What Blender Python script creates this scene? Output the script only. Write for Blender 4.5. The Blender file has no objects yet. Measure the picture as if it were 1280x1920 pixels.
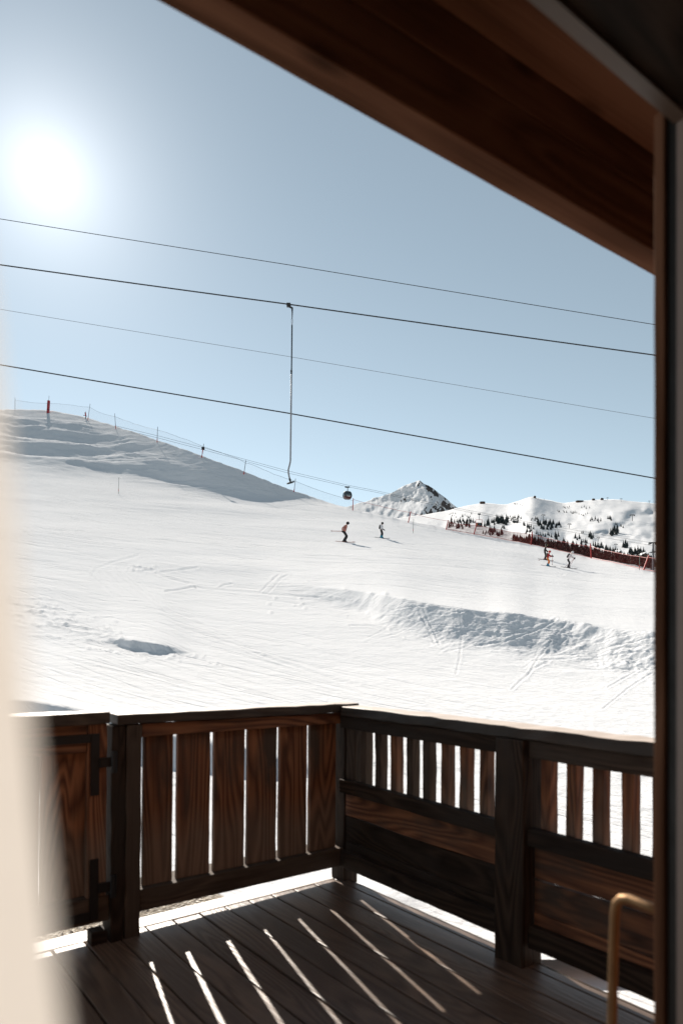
import bpy, bmesh, math, random
import numpy as np
from mathutils import Vector, Matrix, Euler
from mathutils.bvhtree import BVHTree
R = math.radians
random.seed(7)
rng = np.random.default_rng(7)
sc = bpy.context.scene
COL = sc.collection

# ------------------------------------------------------------------ camera constants
F = 1267.0      # focal length in photo pixels (photo 1280 wide)
CX, HY = 640.0, 1220.0   # principal column, horizon row
EYE = 1.37

def P(px, py, Y):
    return Vector(((px - CX) / F * Y, Y, EYE + (HY - py) / F * Y))

# ------------------------------------------------------------------ object helpers
def link(o, parent=None):
    COL.objects.link(o)
    if parent is not None:
        o.parent = parent
    return o

def empty(name, loc=(0, 0, 0), mat=None):
    o = bpy.data.objects.new(name, None)
    o.empty_display_size = 0.1
    COL.objects.link(o)
    if mat is not None:
        o.matrix_basis = mat
    else:
        o.location = loc
    return o

def tag(o, label, cat=None, group=None, kind=None):
    if label: o['label'] = label
    if cat: o['category'] = cat
    if group: o['group'] = group
    if kind: o['kind'] = kind
    return o

def mesh_obj(name, verts, faces, mat, parent=None, smooth=False, loc=None, mats=None, fm=None):
    me = bpy.data.meshes.new(name)
    me.from_pydata([tuple(v) for v in verts], [], faces)
    if mats:
        for m in mats: me.materials.append(m)
        if fm is not None: me.polygons.foreach_set('material_index', fm)
    elif mat: me.materials.append(mat)
    if smooth:
        me.polygons.foreach_set('use_smooth', [True] * len(me.polygons))
    me.update()
    o = bpy.data.objects.new(name, me)
    if loc is not None: o.location = loc
    return link(o, parent)

class MB:
    """collects boxes, tubes and lathes in one mesh"""
    def __init__(s): s.v = []; s.f = []; s.m = []; s.cm = 0
    def add(s, vs, fs):
        n = len(s.v); s.v += [Vector(v) for v in vs]
        for f in fs: s.f.append([i + n for i in f]); s.m.append(s.cm)
    def box(s, x0, x1, y0, y1, z0, z1, M=None):
        vs = [Vector((x, y, z)) for x in (x0, x1) for y in (y0, y1) for z in (z0, z1)]
        if M is not None: vs = [M @ v for v in vs]
        s.add(vs, [(0, 1, 3, 2), (4, 6, 7, 5), (0, 4, 5, 1), (2, 3, 7, 6), (0, 2, 6, 4), (1, 5, 7, 3)])
    def tube(s, pts, r, n=8, cap=True):
        pts = [Vector(p) for p in pts]
        rs = r if isinstance(r, (list, tuple)) else [r] * len(pts)
        rings = []
        up = None
        for i, p in enumerate(pts):
            a = pts[max(0, i - 1)]; b = pts[min(len(pts) - 1, i + 1)]
            d = (b - a)
            d = d.normalized() if d.length > 1e-9 else Vector((0, 0, 1))
            if up is None:
                up = Vector((0, 0, 1)) if abs(d.z) < .9 else Vector((1, 0, 0))
            x = d.cross(up)
            if x.length < 1e-5: x = d.cross(Vector((0, 1, 0)))
            x.normalize(); y = d.cross(x).normalized(); up = -y if False else up
            rings.append([p + (x * math.cos(2 * math.pi * k / n) + y * math.sin(2 * math.pi * k / n)) * rs[i] for k in range(n)])
        vs = [v for r_ in rings for v in r_]
        fs = []
        for i in range(len(pts) - 1):
            for k in range(n):
                a = i * n + k; b = i * n + (k + 1) % n
                fs.append((a, b, b + n, a + n))
        if cap:
            fs.append(tuple(range(n - 1, -1, -1)))
            fs.append(tuple((len(pts) - 1) * n + k for k in range(n)))
        s.add(vs, fs)
    def loft(s, rings, cap=True):
        n = len(rings[0]); vs = [v for r_ in rings for v in r_]; fs = []
        for i in range(len(rings) - 1):
            for k in range(n):
                a = i * n + k; b = i * n + (k + 1) % n
                fs.append((a, b, b + n, a + n))
        if cap:
            fs.append(tuple(range(n - 1, -1, -1))); fs.append(tuple((len(rings) - 1) * n + k for k in range(n)))
        s.add(vs, fs)
    def build(s, name, mat, parent=None, smooth=False, mats=None):
        return mesh_obj(name, s.v, s.f, mat, parent, smooth, mats=mats, fm=s.m if mats else None)

# ------------------------------------------------------------------ noise (numpy)
def _hash(ix, iy, seed):
    h = (ix.astype(np.int64) * 374761393 + iy.astype(np.int64) * 668265263 + seed * 974634777) & 0xffffffff
    h = ((h ^ (h >> 13)) * 1274126177) & 0xffffffff
    h = h ^ (h >> 16)
    return (h & 0xffff) / 65535.0
def vnoise(x, y, seed=0):
    ix = np.floor(x); iy = np.floor(y); fx = x - ix; fy = y - iy
    fx = fx * fx * fx * (fx * (fx * 6 - 15) + 10); fy = fy * fy * fy * (fy * (fy * 6 - 15) + 10)
    a = _hash(ix, iy, seed); b = _hash(ix + 1, iy, seed); c = _hash(ix, iy + 1, seed); d = _hash(ix + 1, iy + 1, seed)
    return (a + (b - a) * fx) * (1 - fy) + (c + (d - c) * fx) * fy - 0.5
def fbm(x, y, seed=0, oct=4, gain=.5):
    t = 0; a = 1.0
    for i in range(oct):
        t = t + a * vnoise(x * 2 ** i, y * 2 ** i, seed + i * 17); a *= gain
    return t
def sstep(a, b, x):
    t = np.clip((x - a) / (b - a), 0, 1); return t * t * (3 - 2 * t)
def smooth1(a, n):
    k = np.hanning(n + 2)[1:-1]; k /= k.sum()
    return np.convolve(np.pad(a, (n // 2, n - 1 - n // 2), mode='edge'), k, mode='valid')

# ------------------------------------------------------------------ materials
def mat(name):
    m = bpy.data.materials.new(name); m.use_nodes = True
    nt = m.node_tree; nt.nodes.clear()
    out = nt.nodes.new('ShaderNodeOutputMaterial')
    return m, nt, out
def N(nt, typ, **kw):
    n = nt.nodes.new(typ)
    for k, v in kw.items():
        if k in n.inputs.keys() if isinstance(k, str) else False: n.inputs[k].default_value = v
        else: setattr(n, k, v)
    return n
def L(nt, a, b): nt.links.new(a, b)
def ramp(nt, fac, stops):
    r = nt.nodes.new('ShaderNodeValToRGB')
    el = r.color_ramp.elements
    while len(el) < len(stops): el.new(0.5)
    for e, (p, c) in zip(el, stops):
        e.position = p; e.color = (c[0], c[1], c[2], 1) if len(c) == 3 else c
    L(nt, fac, r.inputs['Fac']); return r
def mixc(nt, fac, a, b, mode='MIX'):
    n = nt.nodes.new('ShaderNodeMix'); n.data_type = 'RGBA'; n.blend_type = mode
    for sock, v in ((n.inputs[0], fac), (n.inputs[6], a), (n.inputs[7], b)):
        if hasattr(v, 'links') or hasattr(v, 'is_linked'): L(nt, v, sock)
        elif isinstance(v, (int, float)): sock.default_value = v
        else: sock.default_value = (*v, 1) if len(v) == 3 else v
    return n.outputs[2]
def mathn(nt, op, a, b=None):
    n = nt.nodes.new('ShaderNodeMath'); n.operation = op
    for sock, v in ((n.inputs[0], a), (n.inputs[1], b)):
        if v is None: continue
        if isinstance(v, (int, float)): sock.default_value = v
        else: L(nt, v, sock)
    return n.outputs[0]
def maprange(nt, v, a, b, c=0., d=1.):
    n = nt.nodes.new('ShaderNodeMapRange'); n.clamp = True
    L(nt, v, n.inputs[0])
    for i, x in enumerate((a, b, c, d)): n.inputs[i + 1].default_value = x
    return n.outputs[0]
def coords(nt, scale=(1, 1, 1), rot=(0, 0, 0), kind='Object', loc=None):
    tc = nt.nodes.new('ShaderNodeTexCoord'); mp = nt.nodes.new('ShaderNodeMapping')
    src = tc.outputs[kind]
    if any(rot):            # turn first, stretch afterwards
        m0 = nt.nodes.new('ShaderNodeMapping'); L(nt, src, m0.inputs['Vector']); m0.inputs['Rotation'].default_value = rot; src = m0.outputs['Vector']
    L(nt, src, mp.inputs['Vector'])
    mp.inputs['Scale'].default_value = scale
    if loc is not None: L(nt, loc, mp.inputs['Location'])
    return mp.outputs['Vector']
def noise(nt, vec, scale, detail=4, rough=.5, dist=0., typ=None):
    n = nt.nodes.new('ShaderNodeTexNoise')
    L(nt, vec, n.inputs['Vector'])
    n.inputs['Scale'].default_value = scale; n.inputs['Detail'].default_value = detail
    n.inputs['Roughness'].default_value = rough; n.inputs['Distortion'].default_value = dist
    return n.outputs['Fac']
def bsdf(nt, out, color, rough=.6, metal=0., normal=None, spec=None):
    b = nt.nodes.new('ShaderNodeBsdfPrincipled')
    if hasattr(color, 'is_linked'): L(nt, color, b.inputs['Base Color'])
    else: b.inputs['Base Color'].default_value = (*color, 1)
    if hasattr(rough, 'is_linked'): L(nt, rough, b.inputs['Roughness'])
    else: b.inputs['Roughness'].default_value = rough
    b.inputs['Metallic'].default_value = metal
    if spec is not None: b.inputs['Specular IOR Level'].default_value = spec
    if normal is not None: L(nt, normal, b.inputs['Normal'])
    L(nt, b.outputs[0], out.inputs['Surface']); return b
def bump(nt, h, strength=.3, dist=.01, prev=None):
    b = nt.nodes.new('ShaderNodeBump'); b.inputs['Strength'].default_value = strength; b.inputs['Distance'].default_value = dist
    L(nt, h, b.inputs['Height'])
    if prev is not None: L(nt, prev, b.inputs['Normal'])
    return b.outputs[0]

def plain(name, color, rough=.6, metal=0., var=.25, scale=8., spec=None):
    """a painted / moulded / woven surface with slight uneven wear"""
    m, nt, out = mat(name)
    v = coords(nt)
    n = noise(nt, v, scale, 5, .6)
    c = mixc(nt, maprange(nt, n, .3, .75), tuple(x * (1 - var) for x in color), tuple(min(1, x * (1 + var * .6)) for x in color))
    r = maprange(nt, n, .2, .8, max(0.02, rough - .1), min(1, rough + .12))
    bsdf(nt, out, c, r, metal, bump(nt, n, .08, .01), spec)
    return m

def wood(name, axis, dark, mid, light, grey=None, greyamt=.5, ring=9., rough=.72, island=False, bumpd=.003, spec=.3, top_tone=None, foot=None):
    """grain runs along one local axis; rings, streaks, knots, grey weathering"""
    m, nt, out = mat(name)
    tc = nt.nodes.new('ShaderNodeTexCoord')
    oi = nt.nodes.new('ShaderNodeObjectInfo')
    rnd = oi.outputs['Random']
    if island:
        g = nt.nodes.new('ShaderNodeNewGeometry'); rnd = g.outputs['Random Per Island']
    cv = nt.nodes.new('ShaderNodeCombineXYZ')
    for i, k in enumerate((37., 11., 23.)): L(nt, mathn(nt, 'MULTIPLY', rnd, k), cv.inputs[i])
    add = nt.nodes.new('ShaderNodeVectorMath'); add.operation = 'ADD'
    L(nt, tc.outputs['Object'], add.inputs[0]); L(nt, cv.outputs[0], add.inputs[1])
    def mapped(along, across):
        mp = nt.nodes.new('ShaderNodeMapping'); L(nt, add.outputs[0], mp.inputs['Vector'])
        s = [across] * 3; s['xyz'.index(axis)] = along
        mp.inputs['Scale'].default_value = s; return mp.outputs[0]
    big = noise(nt, mapped(.55, 4.6), 1., 2, .4, .35)             # figure of the wood
    rings = mathn(nt, 'FRACT', mathn(nt, 'MULTIPLY', big, ring * 2))
    rings = maprange(nt, mathn(nt, 'ABSOLUTE', mathn(nt, 'SUBTRACT', rings, .5)), .02, .5)
    fine = noise(nt, mapped(2.5, 110.), 1., 5, .7)
    vor = nt.nodes.new('ShaderNodeTexVoronoi'); L(nt, mapped(2.2, 6.), vor.inputs['Vector']); vor.inputs['Scale'].default_value = 1.
    knot = maprange(nt, vor.outputs['Distance'], .04, .16, 1., 0.)
    ramt = mathn(nt, 'MULTIPLY', rings, maprange(nt, noise(nt, mapped(.8, 2.), 1., 2), .35, .65, .28, .62))
    t = mathn(nt, 'ADD', mathn(nt, 'ADD', ramt, .1), mathn(nt, 'MULTIPLY', fine, .62))
    c = ramp(nt, t, [(.18, dark), (.5, mid), (.85, light)]).outputs[0]
    c = mixc(nt, mathn(nt, 'MULTIPLY', knot, .75), c, tuple(x * .45 for x in dark))
    if grey is not None:
        w = noise(nt, mapped(.9, 3.), 1.6, 4, .6)
        gr = mixc(nt, fine, tuple(x * .6 for x in grey), tuple(x * 1.25 for x in grey))
        c = mixc(nt, maprange(nt, w, .62 - greyamt * .4, .78 - greyamt * .4), c, gr)
    c = mixc(nt, .55, c, mixc(nt, rnd, (.6, .6, .6), (1.35, 1.3, 1.25)), 'MULTIPLY')
    if foot is not None:        # lower ends paler grey: weathering, plus reflected light painted into the colour
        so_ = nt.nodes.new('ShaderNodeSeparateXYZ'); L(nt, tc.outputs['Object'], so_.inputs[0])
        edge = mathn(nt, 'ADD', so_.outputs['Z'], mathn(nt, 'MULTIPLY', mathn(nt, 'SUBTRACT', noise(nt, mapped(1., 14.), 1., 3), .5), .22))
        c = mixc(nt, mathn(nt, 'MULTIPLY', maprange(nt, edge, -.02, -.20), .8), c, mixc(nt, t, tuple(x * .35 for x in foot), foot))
    if top_tone is not None:      # paler tone on faces that point up
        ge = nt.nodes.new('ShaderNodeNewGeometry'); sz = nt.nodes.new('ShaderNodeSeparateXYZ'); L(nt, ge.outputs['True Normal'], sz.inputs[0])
        c = mixc(nt, maprange(nt, sz.outputs['Z'], .4, .9), c, mixc(nt, fine, tuple(x * .6 for x in top_tone), top_tone))
    h = mathn(nt, 'ADD', mathn(nt, 'MULTIPLY', fine, .7), mathn(nt, 'MULTIPLY', rings, .3))
    bsdf(nt, out, c, rough, 0, bump(nt, h, .6, bumpd), spec)
    return m

M = {}
# snow: groomed streaks, fine crumbs
def snow_mat():
    m, nt, out = mat('snow')
    tc = nt.nodes.new('ShaderNodeTexCoord'); sp = nt.nodes.new('ShaderNodeSeparateXYZ'); L(nt, tc.outputs['Object'], sp.inputs[0])
    far = maprange(nt, sp.outputs['Y'], 13., 42.)
    def groove(sc, rot, lo, hi, det=5, dist=.6):
        return maprange(nt, noise(nt, coords(nt, sc, (0, 0, R(rot))), 1., det, .6, dist), lo, hi, 0., -1.)
    def mixf(f, a, b):
        n_ = nt.nodes.new('ShaderNodeMix'); n_.data_type = 'FLOAT'; L(nt, f, n_.inputs[0]); L(nt, a, n_.inputs[2]); L(nt, b, n_.inputs[3]); return n_.outputs[0]
    near = mathn(nt, 'ADD', groove((.16, 5.0, .4), 47, .55, .72, 4, .15), groove((.22, 7., .4), 38, .58, .74, 4, .15))
    wide = mathn(nt, 'ADD', groove((.16, 1.9, .4), 26, .54, .68, 6, .3), groove((.3, 3.4, .5), 34, .56, .68, 6, .3))
    st = mixf(far, near, wide)
    patch = maprange(nt, noise(nt, coords(nt, (.10, .25, .1), (0, 0, R(35))), 1., 3), .38, .6, .3, 1.)
    s3 = noise(nt, coords(nt), 4.5, 8, .72)
    lump = noise(nt, coords(nt, (1., 1.6, 1.)), 1.1, 4, .55)
    h = mathn(nt, 'ADD', mathn(nt, 'MULTIPLY', mathn(nt, 'MULTIPLY', st, patch), .55), mathn(nt, 'ADD', mathn(nt, 'MULTIPLY', s3, .55), mathn(nt, 'MULTIPLY', lump, .5)))
    big = noise(nt, coords(nt, (.05, .12, .05)), 1., 4)
    c = mixc(nt, maprange(nt, big, .35, .7), (.68, .685, .70), (.72, .72, .73))
    bsdf(nt, out, c, 1., 0, bump(nt, h, .62, .11), 0.)
    return m
M['snow'] = snow_mat()
def gravel_mat():
    m, nt, out = mat('gravel')
    v = coords(nt)
    vo = nt.nodes.new('ShaderNodeTexVoronoi'); L(nt, v, vo.inputs['Vector']); vo.inputs['Scale'].default_value = 55.
    c = ramp(nt, vo.outputs['Color'], [(.1, (.12, .09, .06)), (.45, (.3, .24, .17)), (.7, (.42, .37, .3)), (.95, (.6, .56, .5))]).outputs[0]
    bsdf(nt, out, c, .8, 0, bump(nt, vo.outputs['Distance'], 1., .03))
    return m
M['gravel'] = gravel_mat()
def farsnow_mat(name, rocks):
    m, nt, out = mat(name)
    v = coords(nt)
    n1 = noise(nt, v, .012, 8, .68)
    n2 = noise(nt, coords(nt, (1, 1, .35)), .006, 6, .6, .8)
    geo = nt.nodes.new('ShaderNodeNewGeometry'); sep = nt.nodes.new('ShaderNodeSeparateXYZ'); L(nt, geo.outputs['Normal'], sep.inputs[0])
    snow = mixc(nt, maprange(nt, n2, .3, .7), (.68, .685, .70), (.72, .72, .73))
    if rocks:
        n3 = noise(nt, coords(nt, (1, .4, .55), (0, R(35), 0)), .014, 8, .66, 1.0)
        right = maprange(nt, sep.outputs['X'], -.25, .45, 0., .20)
        t = mathn(nt, 'ADD', mathn(nt, 'ADD', n3, right), mathn(nt, 'MULTIPLY', sep.outputs['Z'], -.12))
        rock = mixc(nt, n1, (.035, .033, .035), (.12, .105, .1))
        c = mixc(nt, maprange(nt, t, .562, .582), snow, rock)
    else:
        c = snow
    bsdf(nt, out, c, 1., 0, bump(nt, n1, .5, 12.), 0.)
    return m
M['farsnow'] = farsnow_mat('far_snow', False)
M['peak'] = farsnow_mat('peak_snow_and_rock', True)

BR = ((.026, .010, .005), (.105, .042, .020), (.23, .100, .047))
GY = (.065, .046, .034)
for ax in 'xyz':
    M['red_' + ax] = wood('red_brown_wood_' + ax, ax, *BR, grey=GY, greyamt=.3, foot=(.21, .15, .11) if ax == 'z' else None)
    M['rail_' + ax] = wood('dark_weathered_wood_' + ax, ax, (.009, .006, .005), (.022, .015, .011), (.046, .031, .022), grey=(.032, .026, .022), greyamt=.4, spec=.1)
    M['post_' + ax] = wood('grey_post_wood_' + ax, ax, (.018, .012, .009), (.050, .036, .027), (.10, .073, .055), grey=(.07, .054, .043), greyamt=.5, spec=.12)
    M['beam_' + ax] = wood('stained_beam_wood_' + ax, ax, (.050, .024, .014), (.115, .055, .032), (.175, .088, .053), ring=4., rough=.85, bumpd=.001, spec=.04)
M['cap'] = wood('handrail_wood', 'x', (.018, .012, .009), (.042, .030, .023), (.08, .06, .046), grey=(.05, .042, .036), greyamt=.5, rough=.5, spec=.3, top_tone=(.62, .53, .46))
M['cap_y'] = wood('handrail_wood_b', 'y', (.018, .012, .009), (.042, .030, .023), (.08, .06, .046), grey=(.05, .042, .036), greyamt=.5, rough=.5, spec=.3, top_tone=(.62, .53, .46))
M['deck'] = wood('deck_planks', 'y', (.040, .023, .014), (.092, .056, .037), (.165, .108, .074), grey=(.115, .078, .056), greyamt=.45, rough=.42, spec=.5, island=True, bumpd=.004)
M['sill'] = plain('pale_sill_paint', (.72, .68, .64), .5, var=.15, scale=20)
M['iron'] = plain('black_iron', (.012, .012, .013), .5, .3, .3, 30)
M['brass'] = plain('worn_brass', (.21, .125, .065), .5, 1., .3, 25)
M['steel'] = plain('galvanised_steel', (.22, .23, .25), .55, .3, .2, 12)
M['dark_steel'] = plain('dark_steel', (.045, .05, .055), .45, .7, .25, 12)
M['cable'] = plain('steel_cable', (.02, .025, .03), .5, .4, .2, 3)
M['thin_cable'] = plain('thin_grey_cable', (.10, .11, .125), .6, .1, .2, 3)
M['rubber'] = plain('black_rubber', (.006, .006, .006), .6, 0, .2, 30)
M['frame_pale'] = plain('grey_painted_frame', (.23, .18, .155), .5, 0, .12, 6)
M['head_brown'] = plain('brown_grey_head', (.125, .092, .072), .5, 0, .2, 6)
M['plaster'] = plain('dark_stained_boards', (.13, .06, .03), .7, 0, .3, 3)
M['floor_in'] = plain('interior_floor', (.22, .14, .08), .5, 0, .3, 4)
M['red_pad'] = plain('red_padding', (.38, .012, .02), .55, 0, .25, 3)
M['red_pole'] = plain('red_pole_plastic', (.42, .022, .018), .45, 0, .2, 5)
M['grey_pole'] = plain('grey_pole', (.12, .11, .115), .5, .2, .25, 5)
M['bamboo'] = plain('green_grey_marker', (.12, .16, .13), .6, 0, .2, 5)

def net_mat(name, color, cover):
    m, nt, out = mat(name)
    v = coords(nt, (1, 1, 1), (0, R(45), 0))
    ck = nt.nodes.new('ShaderNodeTexBrick'); L(nt, coords(nt, (1, 1, 1)), ck.inputs['Vector'])
    n = noise(nt, v, 3.5, 2)
    d = nt.nodes.new('ShaderNodeBsdfDiffuse'); d.inputs[0].default_value = (*color, 1)
    tl = nt.nodes.new('ShaderNodeBsdfTranslucent'); tl.inputs[0].default_value = (*color, 1)
    ms = nt.nodes.new('ShaderNodeMixShader'); ms.inputs[0].default_value = .5; L(nt, d.outputs[0], ms.inputs[1]); L(nt, tl.outputs[0], ms.inputs[2])
    t = nt.nodes.new('ShaderNodeBsdfTransparent')
    mx = nt.nodes.new('ShaderNodeMixShader'); L(nt, maprange(nt, n, .2, .8, cover * .7, cover * 1.3), mx.inputs[0])
    L(nt, t.outputs[0], mx.inputs[1]); L(nt, ms.outputs[0], mx.inputs[2]); L(nt, mx.outputs[0], out.inputs['Surface'])
    return m
M['net_red'] = net_mat('red_netting', (.065, .013, .012), .44)
M['net_thin'] = net_mat('thin_grey_netting', (.25, .27, .30), .10)

def curtain_mat():
    m, nt, out = mat('cream_curtain')
    n = noise(nt, coords(nt, (60, 60, 500)), 1., 3)
    c = mixc(nt, n, (.60, .555, .51), (.66, .615, .57))
    d = nt.nodes.new('ShaderNodeBsdfDiffuse'); L(nt, c, d.inputs[0])
    t = nt.nodes.new('ShaderNodeBsdfTranslucent'); L(nt, c, t.inputs[0])
    x = nt.nodes.new('ShaderNodeMixShader'); x.inputs[0].default_value = .5
    L(nt, d.outputs[0], x.inputs[1]); L(nt, t.outputs[0], x.inputs[2]); L(nt, x.outputs[0], out.inputs['Surface'])
    return m
M['curtain'] = curtain_mat()

def foliage(name, c0, c1):
    m, nt, out = mat(name)
    oi = nt.nodes.new('ShaderNodeObjectInfo')
    n = noise(nt, coords(nt), 1.2, 4)
    c = mixc(nt, mathn(nt, 'ADD', mathn(nt, 'MULTIPLY', n, .6), mathn(nt, 'MULTIPLY', oi.outputs['Random'], .4)), c0, c1)
    bsdf(nt, out, c, .8, 0, None, .2)
    return m
M['fir'] = foliage('fir_needles', (.010, .017, .020), (.030, .045, .045))
M['larch'] = foliage('bare_larch_twigs', (.030, .019, .017), (.080, .055, .046))
M['bark'] = plain('bark', (.05, .035, .028), .8)
M['roofsnow'] = plain('roof_snow', (.85, .85, .86), .6, 0, .08, .4)
M['logwall'] = plain('dark_log_wall', (.075, .04, .025), .75, 0, .4, 1.)
M['pane'] = plain('dark_window_glass', (.02, .025, .03), .1, 0, .1, 3, .8)
M['cabin_glass'] = plain('tinted_cabin_glass', (.03, .045, .055), .12, 0, .2, 2, .8)
M['cabin_shell'] = plain('dark_cabin_shell', (.02, .025, .03), .4, 0, .2, 3)
M['cabin_red'] = plain('red_cabin_base', (.05, .010, .012), .4, 0, .2, 3)
M['white_plate'] = plain('pale_panel', (.6, .58, .57), .5, 0, .2, 4)

# ------------------------------------------------------------------ the near slope
RIDGE = [(-1500, 860), (-700, 790), (-300, 768), (-60, 765), (20, 767), (60, 767.5), (95, 771), (160, 782), (215, 799), (295, 824), (380, 854), (460, 886), (550, 919),
         (600, 936), (650, 952), (700, 964), (770, 979), (838, 992), (890, 1001), (960, 1013), (1020, 1026), (1108, 1046), (1160, 1056), (1225, 1070), (1340, 1092), (1700, 1150), (2700, 1190)]
def slope_grid():
    px = np.concatenate([np.linspace(-1400, -60, 40)[:-1], np.arange(-60, 1345, 2.5), np.linspace(1345, 2700, 40)[1:]])
    ridge = np.interp(px, *zip(*RIDGE))
    ridge = smooth1(ridge, 13); rnoise = 1.4 * vnoise(px / 26., px * 0, 5) + 1.1 * vnoise(px / 7., px * 0, 6)
    ta = np.linspace(0, 1, 120)[:-1]; tb = np.linspace(0, 1, 400)
    py = np.concatenate([1800 + (1345 - 1800) * ta[:, None] + 0 * ridge[None, :],
                         1345 + (ridge[None, :] - 1345) * tb[:, None]], 0)
    PX = np.broadcast_to(px[None, :], py.shape)
    e = (HY - py) / F
    lr = np.interp(px, [-200, 0, 400, 700, 1100, 1400], [1.32, 1.27, 1.12, 1.0, .74, .72])[None, :]
    d = np.interp(py, [760, 930, 1000, 1180, 1330, 1640, 1800], [.095, .097, .103, .165, .225, .34, .468])
    far = sstep(1400, 1150, py)
    d = d * (1 + (lr - 1) * far)
    # left hill: steep face that turns from the sun
    lo = np.interp(px, [-400, 25, 100, 200, 300, 400, 470, 560, 640, 720], [880, 886, 897, 908, 922, 937, 944, 944, 950, 960])[None, :]
    lo = lo + 3 * vnoise(PX / 60., PX * 0, 44)
    hill = sstep(0, 1, (lo - py + 10 * vnoise(PX / 30., py / 9., 45) * sstep(420, 250, PX)) / np.interp(px, [250, 420], [46, 20])[None, :]) * sstep(700, 560, PX)
    A = np.interp(px, [-400, 40, 160, 250, 330, 450, 560, 640], [.11, .13, .16, .25, .36, .45, .44, .2])[None, :]
    crest = 1 - .62 * sstep(34, 6, py - ridge[None, :]) * sstep(330, 180, PX)
    d = d + hill * A * crest
    dbase = np.maximum(d, .06)
    # right hand bank
    up = np.interp(px, [480, 600, 675, 800, 900, 1000, 1060, 1225, 1400], [1090, 1098, 1107, 1129, 1141, 1151, 1157, 1181, 1200])[None, :]
    dn = np.interp(px, [480, 600, 680, 760, 850, 940, 1000, 1100, 1225, 1400], [1108, 1130, 1154, 1190, 1212, 1223, 1229, 1246, 1272, 1295])[None, :]
    wob = 5 * vnoise(PX / 60., py / 30., 81)
    fr = np.clip((py + wob - up) / (dn - up), -1, 2)
    bank = sstep(-.03, .08, fr) * (1 - sstep(.5, 1.12, fr)) * sstep(470, 760, PX)
    d = d + bank * .60
    # hollow at lower left and the shaded bank below it
    u2 = np.interp(px, [195, 205, 250, 300, 350], [1200, 1198, 1199, 1207, 1222])[None, :]
    d2 = np.interp(px, [195, 205, 250, 300, 350], [1202, 1204, 1215, 1224, 1225])[None, :]
    jag = 7 * vnoise(PX / 13., PX * 0, 83) + 4 * vnoise(PX / 5., PX * 0, 84)
    pit = sstep(-2, 1, py - u2 + jag * .55) * (1 - sstep(-3, 5, py - d2 + jag)) * sstep(192, 225, PX) * sstep(372, 305, PX)
    d = d + pit * .95
    u3 = np.interp(px, [-100, 60, 180, 326, 460, 600], [1306, 1312, 1336, 1378, 1404, 1440])[None, :]
    d3 = np.interp(px, [-100, 60, 180, 326, 460, 600], [1385, 1400, 1420, 1448, 1462, 1458])[None, :]
    low = sstep(-3, 5, py - u3 + wob) * (1 - sstep(-6, 4, py - d3 + wob)) * sstep(640, 540, PX)
    d = d + low * .75
    d = np.maximum(d, .06)
    dp = -(py[1:] - py[:-1])
    ln = np.zeros_like(py); ln[1:] = np.cumsum(dp / F / (.5 * (dbase[1:] + dbase[:-1])), 0)
    add = dp / F * (1 / (.5 * (d[1:] + d[:-1])) - 1 / (.5 * (dbase[1:] + dbase[:-1])))
    dev = np.zeros_like(py)
    keep = 1 - np.clip(np.maximum(np.maximum(bank, pit), low) * 1.5, 0, 1)
    for i in range(len(add)): dev[i + 1] = dev[i] * (1 - dp[i] / 70. * keep[i]) + add[i]
    kk = np.hanning(31)[1:-1]; kk /= kk.sum()
    pad = np.pad(ln, ((0, 0), (14, 14)), mode='edge')
    ln = sum(kk[i] * pad[:, i:i + ln.shape[1]] for i in range(29))
    kk = np.hanning(17)[1:-1]; kk /= kk.sum()
    pad = np.pad(dev, ((0, 0), (7, 7)), mode='edge')
    ln = ln + sum(kk[i] * pad[:, i:i + ln.shape[1]] for i in range(15))
    Y = 3.755 * np.exp(ln)
    # even the hidden irregularities across columns a little
    X = (PX - CX) / F * Y
    Z = EYE + e * Y
    # relief
    k = .3 + 4. * np.exp(-Y / 9.)
    t = Y + X * k; s = X - .3 * Y
    pxm = Y / F                      # metres per photo pixel at that distance
    dz = .022 * fbm(s / 3.5, t / 1.0, 3, 5, .62) * np.clip(Y / 30., .35, 1.3)
    dz += .22 * fbm(X / 14., Y / 10., 8, 2, .5) * sstep(7, 20, Y)
    hz_ = Z + .16 * X
    under = sstep(18, 62, py - ridge[None, :] + 10 * vnoise(PX / 40., py / 15., 25))
    strk = np.clip(np.interp(px, [230, 330], [1., 0.])[None, :] + under, 0, 1) * np.interp(px, [0, 250, 450, 560, 640], [1.1, 1.0, .8, .5, .2])[None, :]
    strk = strk * (.25 + .75 * sstep(2, 22, py - ridge[None, :]))
    dz += hill * strk * (1.3 * fbm(X / 19., hz_ / 2.9, 21, 2, .4) + .36 * fbm(X / 9., hz_ / 1.1, 22, 4, .55))
    dz += hill * (.06 + .12 * strk) * fbm(X / 2.4, hz_ / .6, 23, 4, .6)
    chop = np.clip(bank * 1.6, 0, 1) * (1 - .0 * py)
    dz += chop * np.interp(px, [700, 950, 1100, 1225], [.8, 1.0, 1.5, 1.7])[None, :] * (.052 * fbm(X / .6, Y / .6, 31, 5, .65) + .022 * np.abs(vnoise(X / .35 + Y / .5, Y / .35, 35)))
    belt = np.exp(-((fr - .7) / .55) ** 2) * sstep(450, 640, PX) * .5
    dz += belt * .07 * fbm(X / .8, Y / .8, 33, 4, .6)
    clut = np.exp(-((py - 1165 - .35 * (PX - 110)) / 34.) ** 2) * sstep(330, 120, PX)
    dz += clut * (.16 * np.clip(fbm(s / 1.0, t / .35, 41, 4, .6), 0, 1) + .03 * fbm(X / .3, Y / .3, 42, 3))
    dz += (pit * 1.6 + low) * .035 * fbm(X / .5, Y / .5, 51, 4, .6)
    dz += sstep(1345, 1420, py) * .03 * fbm(X / .6, Y / .6, 52, 4, .6)
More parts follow.
